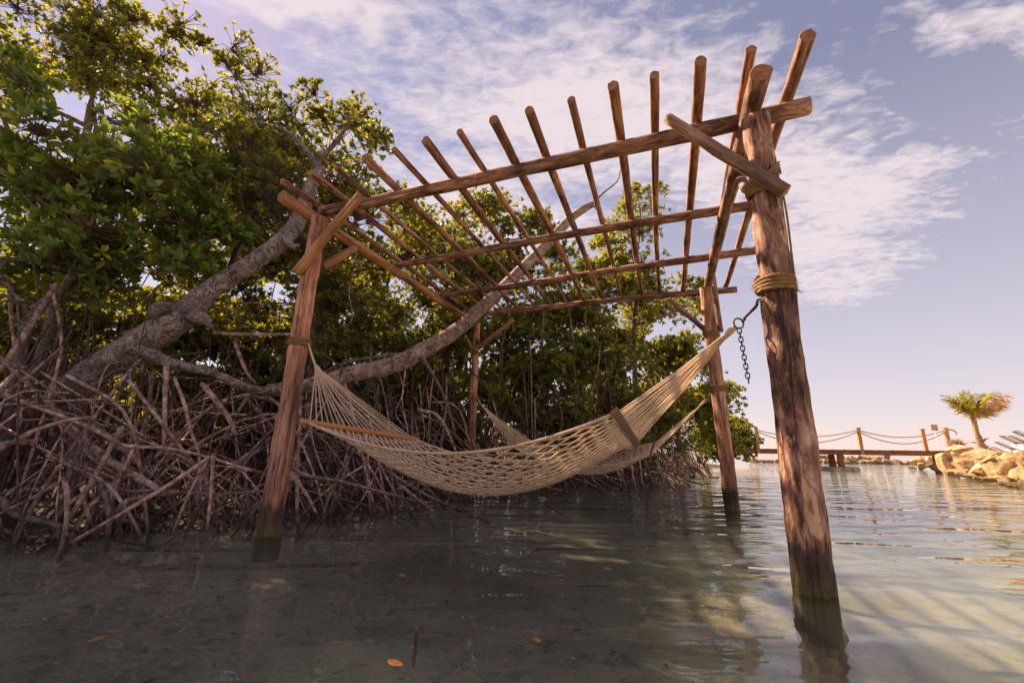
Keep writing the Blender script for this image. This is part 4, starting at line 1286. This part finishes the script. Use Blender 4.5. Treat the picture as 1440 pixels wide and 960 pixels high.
BM = [boulder_mesh('boulder', M_ROCK, 40 + i) for i in range(8)]
BMD = [boulder_mesh('boulder', M_ROCKD, 70 + i, 2) for i in range(2)]
BMB = [boulder_mesh('boulder', M_ROCKB, 90 + i, 2) for i in range(6)]


def boulder(c, s, me, label, group, rz=None):
    rz = random.uniform(0, 6.28) if rz is None else rz
    wm = Matrix.Translation(Vector(c)) @ Matrix.Rotation(rz, 4, 'Z') @ Matrix.Diagonal((s[0], s[1], s[2], 1))
    o = put('boulder', me, None, wm, label=label, category='boulder')
    if group:
        o['group'] = group
    return o


BIG = [(1293, 648, 24.0, 12, 8), (1297, 655, 23.0, 8, 5), (1312, 646, 21.0, 12, 8), (1334, 655, 17.0, 19, 14), (1344, 641, 18.2, 9, 9), (1358, 657, 15.0, 12, 13), (1377, 648, 15.2, 25, 14), (1384, 662, 13.3, 21, 11),
       (1402, 647, 14.2, 9, 9), (1408, 659, 12.6, 20, 15), (1428, 655, 12.4, 11, 11), (1434, 671, 11.2, 15, 12), (1403, 674, 11.6, 20, 6), (1442, 652, 12.2, 10, 13), (1325, 643, 19.5, 9, 7), (1421, 642, 13.6, 10, 7),
       (1450, 668, 10.8, 14, 14), (1394, 638, 15.0, 8, 5), (1368, 667, 13.4, 12, 5), (1472, 670, 10.6, 20, 16), (1500, 675, 10.0, 20, 16), (1430, 684, 10.5, 13, 7), (1446, 686, 10.2, 12, 9), (1412, 678, 11.2, 9, 5), (1352, 665, 14.8, 11, 6), (1342, 664, 15.6, 9, 5), (1376, 672, 12.9, 8, 4), (1388, 652, 14.0, 10, 9), (1366, 645, 16.0, 12, 8), (1330, 648, 18.5, 11, 9), (1415, 650, 13.0, 12, 10), (1440, 640, 13.4, 12, 9), (1352, 650, 16.5, 10, 9), (1320, 657, 18.5, 9, 5)]
for i, (u, v, y, hu, hv) in enumerate(BIG):
    c = on_y(u, v, y)
    k = depth(c) / F_PX * 1.22
    boulder(c, (hu * k, hu * k * random.uniform(0.8, 1.1), hv * k), BM[i % 8], ('tan boulder heaped below the end of the footbridge' if u < 1340 else 'tan boulder sitting in the water at the foot of the beach pile' if v > 660 else 'tan boulder in the upper part of the pile below the beach sand'), 'tan boulders lining the beach')
c = on_y(1358, 632, 16.6)
boulder(c, (0.46, 0.36, 0.16), BM[3], 'flat tan boulder lying on top of the pile below the blue planter', None)
for (u, v, y, hu, hv) in [(1283, 658, 25.5, 6, 3)]:
    c = on_y(u, v, y)
    boulder(c, (0.30, 0.28, 0.15), BMD[0], 'small dark rock alone in the water before the boulders', None)
c = on_y(1310, 655, 20.5)
boulder(c, (0.36, 0.34, 0.22), BMD[1], 'dark brown boulder wedged among the tan ones under the footbridge end', None)
for i in range(26):
    u = 1058 + i * 8.6 + random.uniform(-2, 2)
    c = on_z(u, 651 + (u - 1150) * 0.013, 0.0)
    s = random.uniform(0.36, 0.66)
    boulder((c.x, c.y, 0.06 + random.uniform(0, .08)), (s, s * .9, s * random.uniform(.55, .85)), BMB[i % 6], 'small brown rock in the far breakwater behind the footbridge', 'breakwater rocks')
for i in range(10):
    u = 1160 + i * 11 + random.uniform(-4, 4)
    c = on_z(u, 650.5 + (u - 1150) * 0.013, 0.0)
    boulder((c.x, c.y + .8, 0.38 + random.uniform(0, .1)), (0.48, 0.45, 0.36), BMB[(i * 5 + 1) % 6], 'small brown rock resting on top of the far breakwater behind the footbridge', 'breakwater rocks')
# low sand spit at the end of the mangroves
rg_ = np.random.default_rng(8)
sp = [on_z(u, 661, 0.0) for u in np.linspace(975, 1056, 14)]
V, Q = [], []
for i, p_ in enumerate(sp):
    w = 0.75 * math.sin(math.pi * (i + .4) / 14.5)
    for j, f_ in enumerate((-1, -.5, 0, .5, 1)):
        V.append((p_.x, p_.y + f_ * w * 1.6, -0.12 + 0.145 * (1 - f_ * f_) + rg_.normal(0, .01)))
    if i:
        for j in range(4):
            a_ = (i - 1) * 5 + j
            Q.append((a_, a_ + 5, a_ + 6, a_ + 1))
M_WETSAND = simple('damp_sand', [(0.3, (0.16, 0.12, 0.075)), (0.7, (0.34, 0.27, 0.17))], (3, 3, 3), 0.8)
put('sand_spit', mesh_np('sand_spit', V, Q, M_WETSAND), kind='structure', label='low strip of pale sand at the end of the mangroves')

# ------------------------------------------------------------------ footbridge
W0, W1 = on_y(1030, 636.5, 20.6), on_y(1338, 634, 18.4)
W0.z = W1.z = 0.86
bd = (W1 - W0)
bd.z = 0
BLn = bd.length
bd.normalize()
bn = Vector((bd.y, -bd.x, 0))
if bn.y > 0:
    bn = -bn
zax = Vector((0, 0, 1))
br = thing('footbridge', (W0 + W1) / 2 - Vector((0, 0, .86)), 'low wooden footbridge with rope rails crossing the lagoon mouth', 'bridge')
for s_ in (0.0, -1.15):
    box_obj('deck_beam', (W0 + W1) / 2 + bn * s_ + Vector((0, 0, -.10)), (BLn, .08, .17), M_DECK, br, (bd, bn, zax), 0.008)
npl = int(BLn / 0.155)
plank = Bag()
plank.box((0, 0, 0), (0.138, 1.40, 0.04), (bd, bn, zax))
pm = plank.mesh('plank', M_DECK, False)
for i in range(npl):
    put('plank', pm, br, TL(W0 + bd * (i + .5) * 0.155 - bn * 0.575 + Vector((0, 0, 0.008 + 0.004 * math.sin(i * 2.3)))))


def along(u):
    d_ = ray(u, 634)
    # where the line of sight crosses the bridge's front face, seen in plan
    t = ((W0.x - CAMP.x) * bn.x + (W0.y - CAMP.y) * bn.y) / (d_.x * bn.x + d_.y * bn.y)
    return CAMP + Vector((d_.x, d_.y, 0)) * t


posts = []
for u in (1066, 1211, 1335):
    for s_ in ((0.06, -1.24) if u == 1335 else (0.06,)):
        p_ = along(u if s_ > 0 else 1322) + bn * (s_ if s_ > 0 else -.9)
        p_.z = 0.72
        posts.append((u, s_, p_))
        box_obj('post', p_ + Vector((0, 0, .52)), (.13, .12, 1.10), M_DPOST, br, (bd, bn, zax), 0.012)
        box_obj('post_cap', p_ + Vector((0, 0, 1.085)), (.16, .15, .03), M_DPOST, br, (bd, bn, zax))
for s_ in (0.06,):
    row = [p_ for (u, q_, p_) in posts if q_ == s_]
    for a, b_ in zip(row[:-1], row[1:]):
        for dz, sg in ((1.0, 0.30), (0.94, 0.50)):
            pts = [a.lerp(b_, k / 10) + Vector((0, 0, dz - sg * 4 * (k / 10) * (1 - k / 10))) for k in range(11)]
            tube_obj('rope_rail', pts, [0.019, 0.019], M_ROPE, br, 6, 3)
for (du, s_) in ((0, 0.02), (7, -.5), (-6, -.5), (2, -1.0)):
    p_ = along(1180 + du) + bn * s_
    tube_obj('pile', [(p_.x, p_.y, -0.6), (p_.x, p_.y, 0.70)], [0.13, 0.11], M_DECK, br, 10, 3, rough_=0.1)
p_ = along(1181) - bn * 0.4
box_obj('footing', (p_.x, p_.y, -0.02), (1.05, 1.5, 0.36), M_CONC, br, (bd, bn, zax), 0.05)
p_ = along(1192) - bn * 0.2
box_obj('footing', (p_.x, p_.y, 0.04), (0.6, 0.7, 0.26), M_CONC, br, (bd, bn, zax), 0.05)
p_ = along(1325) - bn * 0.5
tube_obj('pile', [(p_.x, p_.y, -0.3), (p_.x, p_.y, 0.70)], [0.12, 0.11], M_DECK, br, 10, 3, rough_=0.1)
# hanging rope end on the last post
e_ = [p for (u, s_, p) in posts if u == 1335][0]
tube_obj('rope_end', [e_ + Vector((0.05, 0, 1.0)), e_ + Vector((.25, 0, 1.02)), e_ + Vector((.40, 0, .93)), e_ + Vector((.42, 0, .82))], [0.03, 0.02], M_ROPE, br)

# sign behind the bridge
sp_ = on_y(1314, 601, 19.6)
sg = thing('sign', (sp_.x, sp_.y, 0.3), 'small blank brown sign board on a thin white pole beside the bridge posts', 'sign')
box_obj('board', sp_, (.29, .02, .27), M_SIGN, sg, None, 0.004)
tube_obj('pole', [(sp_.x + .02, sp_.y + .03, 0.1), (sp_.x + .02, sp_.y + .03, sp_.z + .1)], [0.018, 0.018], M_WHITE, sg, 8, 2)


# ------------------------------------------------------------------ palms
def frond(root, c, yaw, pitch, L, droop, dry, blow):
    """curved rachis with two rows of hanging leaflets"""
    bg = Bag()
    d_ = Vector((math.cos(yaw), math.sin(yaw), 0))
    side = Vector((-d_.y, d_.x, 0))
    path = []
    for i in range(15):
        t = i / 14
        path.append(c + d_ * (L * t * math.cos(pitch) * (1 - .12 * t)) + Vector((0, 0, L * (math.sin(pitch) * t - droop * t * t))) + Vector(blow) * t * t)
    bg.tube(path, interp_r([.022, .014, .004], 15), 5)
    rg_ = np.random.default_rng(int(abs(yaw) * 100) + 5)
    A_, D_, NR_, LN_ = [], [], [], []
    for i in range(1, 15):
        for sub in (0, .33, .66):
            if i == 14 and sub:
                continue
            p_ = path[i] if not sub else path[i].lerp(path[i - 1], sub)
            T_ = (path[min(14, i + 1)] - path[i - 1]).normalized()
            t = i / 14
            ll = L * 0.34 * (0.5 + math.sin(math.pi * min(1, t * .9 + .12)) * .7)
            for s_ in (-1, 1):
                d2 = (T_ * 0.75 + side * s_ * 0.62 + Vector((0, 0, -0.20 if not dry else -.85)) + Vector(rg_.normal(0, .13, 3)) + Vector(blow) * 0.35).normalized()
                A_.append(p_[:])
                D_.append(d2[:])
                nn = d2.cross(T_)
                nn = nn.cross(d2) if nn.length < .05 else nn
                NR_.append((nn.normalized())[:])
                LN_.append(ll * rg_.uniform(.75, 1.1))
    A_, D_, NR_, LN_ = map(np.array, (A_, D_, NR_, LN_))
    V = leaf_arrays(A_, D_, unit(NR_), LN_, LN_ * .085)
    n = len(A_)
    o = np.arange(n)[:, None] * 6
    Q = np.stack([o + np.array([[0, 3, 2, 1]]), o + np.array([[0, 5, 4, 3]])], 1).reshape(-1, 4)
    bg.add(V.reshape(-1, 3), Q)
    Vv = np.vstack(bg.V)
    Qq, Tt = np.vstack(bg.Q), np.vstack(bg.T)
    me = mesh_np('frond', Vv - np.array(tuple(c)), Qq, M_FRONDD if dry else M_FROND, False, Tt, tint=np.clip(RG.normal(.5, .2, len(Qq) + len(Tt)), 0, .9))
    return put('frond', me, root, TL(c))


pb_ = on_y(1384, 617, 15.6)
pt_ = on_y(1368, 585, 15.6)
pb_.z = beach_z(pb_.x, pb_.y) - 0.1
palm = thing('palm_tree', pb_, 'short windblown coconut palm with half dry fronds on the beach', 'tree')
tube_obj('trunk', [pb_, pb_.lerp(pt_, .35) + Vector((-.03, 0, 0)), pb_.lerp(pt_, .7) + Vector((-.06, 0, 0.0)), pt_], [0.20, 0.15, 0.075, 0.07], M_PTRUNK, palm, 12, 5, rough_=0.3)
for k in range(6):
    q_ = pb_.lerp(pt_, .25 + .06 * k)
    dd = Vector((math.cos(k * 2.2), math.sin(k * 2.2), 0))
    tube_obj('frond_stub', [q_, q_ + dd * .16 + Vector((0, 0, .10)), q_ + dd * .28 + Vector((0, 0, .13))], [.05, .03, .012], M_PTRUNK, palm, 6)
for (yaw, pit, L, dr, dry, bl) in [(180, 40, 1.15, .04, 0, (0, 0, 0)), (200, 46, .95, .02, 0, (0, 0, 0)), (160, 50, .9, .02, 1, (0, 0, 0)), (130, 76, .9, .02, 0, (0, 0, 0)), (80, 80, .95, .06, 0, (.1, 0, 0)), (20, 66, 1.15, .20, 0, (.2, 0, 0)), (-40, 62, 1.1, .18, 0, (.2, 0, 0)),
                                   (5, 40, 1.5, .02, 1, (.15, 0, 0)), (-30, 38, 1.3, .03, 1, (.15, 0, 0)), (30, 34, 1.2, .02, 1, (.15, 0, 0))]:
    frond(palm, pt_ + Vector((0, 0, .02)), math.radians(yaw), math.radians(pit), L, dr, dry, bl)
# a taller palm that stands just beyond the frame, one frond tip reaching in
tip = on_y(1434, 336, 10.5)
pc = Vector((tip.x + 1.95, tip.y + .2, tip.z + .05))
pg = Vector((pc.x + .5, pc.y + .3, 0.9))
palm2 = thing('palm_tree', pg, 'tall coconut palm whose dry frond tip droops above the beach', 'tree')
tube_obj('trunk', [pg, pg.lerp(pc, .5) + Vector((.12, 0, 0)), pc], [0.17, 0.12, 0.10], M_PTRUNK, palm2, 12, 8, rough_=0.15)
for k in range(13):
    if k == 0:
        frond(palm2, pc, math.radians(183), math.radians(52), 2.15, .86, 1, (0, 0, 0))
    else:
        yw = -150 + k * 26
        if 70 < (yw % 360) < 290:
            continue
        frond(palm2, pc, math.radians(yw), math.radians(25 + 17 * (k % 4)), 1.9, .5, 0, (.15, 0, 0))

# ------------------------------------------------------------------ beach furniture


def lounger(loc, yaw, lg_labels):
    root = put('sun_lounger', None, None, TL(loc) @ Matrix.Rotation(yaw, 4, 'Z') @ Matrix.Scale(0.62, 4), label=lg_labels, category='sun lounger', group='sun loungers behind the boulders')
    base_m = WM[root]

    def part(name, bg, m):
        put(name, bg.mesh(name, m, False), root, base_m)
    f = Bag()
    for s_ in (-.3, .3):
        f.box((0.55, s_, .30), (1.2, .045, .05))
        f.box((-.30, s_, .52), (.85, .045, .05), ((math.cos(2.6), 0, math.sin(2.6)), (0, 1, 0), (-math.sin(2.6), 0, math.cos(2.6))))
    part('frame', f, M_WHITE)
    for (x_, y_) in ((.05, -.28), (.05, .28), (1.05, -.28), (1.05, .28)):
        f = Bag()
        f.box((x_, y_, .14), (.05, .05, .32))
        part('leg', f, M_WHITE)
    for k, m in enumerate((M_BLUE, M_WHITE, M_BLUE, M_WHITE, M_BLUE)):
        f = Bag()
        yy = -.232 + k * .116
        f.box((0.55, yy, .328), (1.18, .112, .012))
        f.box((-.31, yy, .548), (.84, .112, .012), ((math.cos(2.6), 0, math.sin(2.6)), (0, 1, 0), (-math.sin(2.6), 0, math.cos(2.6))))
        part('sling_stripe', f, m)


for i, (u, y) in enumerate([(1356, 17.4), (1364, 17.2), (1372, 17.0), (1393, 16.6), (1402, 16.4), (1411, 16.2), (1421, 16.0), (1430, 15.8), (1440, 15.6), (1451, 15.4)]):
    p_ = on_y(u, 612, y)
    lounger((p_.x, p_.y, beach_z(p_.x, p_.y) - 0.01), math.radians(-18 + 4 * math.sin(i * 2)), 'white sun lounger with blue striped sling between the planter and the palm' if u < 1380 else 'white sun lounger with blue striped sling in the row beyond the palm')
p_ = on_y(1346, 626, 17.8)
pz = beach_z(p_.x, p_.y)
pl = thing('planter', (p_.x, p_.y, pz), 'round blue planter with a dry brown plant above the boulders', 'planter')
prof = [(0.0, -.05), (.12, -.05), (.19, .03), (.22, .11), (.19, .18), (.16, .18), (.16, .14), (0, .14)]
sid = 16
V = [(r * math.cos(2 * math.pi * k / sid), r * math.sin(2 * math.pi * k / sid), z_) for (r, z_) in prof for k in range(sid)]
Q = [(i * sid + k, i * sid + (k + 1) % sid, (i + 1) * sid + (k + 1) % sid, (i + 1) * sid + k) for i in range(len(prof) - 1) for k in range(sid)]
zp = max(pz, p_.z - 0.12)
put('pot', mesh_np('pot', V, Q, M_BLUE), pl, TL((p_.x, p_.y, zp)))
n = 260
dd = unit(RG.normal(size=(n, 3)) + np.array([0, 0, 1.0]))
A_ = np.tile(np.array([[p_.x, p_.y, zp + .13]]), (n, 1)) + RG.normal(0, .07, (n, 3)) * np.array([1, 1, .2])
put('dry_plant', leaves_mesh('dry_plant', A_, dd, unit(np.cross(dd, RG.normal(size=(n, 3)))), RG.uniform(.14, .30, n), RG.uniform(.02, .04, n), np.full(n, .4), M_FRONDD), pl, None, kind='stuff')

# ------------------------------------------------------------------ small things on and in the water
LV = [(math.cos(a) * .5, math.sin(a) * .26 * (1 if math.cos(a) < .3 else .8), 0.012 * math.cos(2 * a)) for a in np.linspace(0, 2 * np.pi, 14, endpoint=False)] + [(0, 0, -.01)]
LT = [(14, k, (k + 1) % 14) for k in range(14)]
lm = mesh_np('floating_leaf', LV, None, M_FLOAT, True, LT)
lab = ['orange brown leaf floating upright near the middle of the clear water', 'orange leaf floating by the roots in front of the hammock', 'small orange leaf floating in the shade below the hammock belly', 'yellow leaf floating in the sunlit shallows', 'small yellow leaf floating near the reflection of the reddish post', 'dark red leaf drifting toward the beach boulders']
for (u, v, s_), lb in zip([(556, 931, .065), (566, 808, .07), (855, 799, .06), (755, 899, .05), (136, 897, .06), (1436, 817, .10)], lab):
    p_ = on_z(u, v, 0.006)
    put('floating_leaf', lm, None, TL(p_) @ Matrix.Rotation(random.uniform(0, 6), 4, 'Z') @ Matrix.Diagonal((s_, s_, s_, 1)), label=lb, category='leaf')
p_ = on_z(586, 888, 0)
tube_obj('stick', [p_ + Vector((-.01, 0.03, -.12)), p_ + Vector((0, 0, 0)), p_ + Vector((.003, 0, .05))], [.006, .006], M_TWIG, None, 7, 3, label='short dark stick standing up out of the shallow water', category='stick')
# debris on the bed
n = 170
xy = np.stack([RG.uniform(-3.5, 3, n), RG.uniform(1.0, 5.5, n)], 1)
sdd = shore_dist(xy[:, 0], xy[:, 1])
zb = np.maximum(-0.06 + 0.20 * sdd, -0.18 + 0.085 * np.clip(sdd + 1.2, -4.5, 0)) + 0.025
dd = unit(np.concatenate([RG.normal(size=(n, 2)), RG.normal(0, .12, (n, 1))], 1))
put('bed_litter', leaves_mesh('bed_litter', np.column_stack([xy, zb]), dd, np.tile([[0, 0, 1.]], (n, 1)), RG.uniform(.02, .08, n), RG.uniform(.012, .03, n), np.full(n, .3), M_TWIG), None, None, kind='stuff', label='dark leaf litter lying on the lagoon bed')
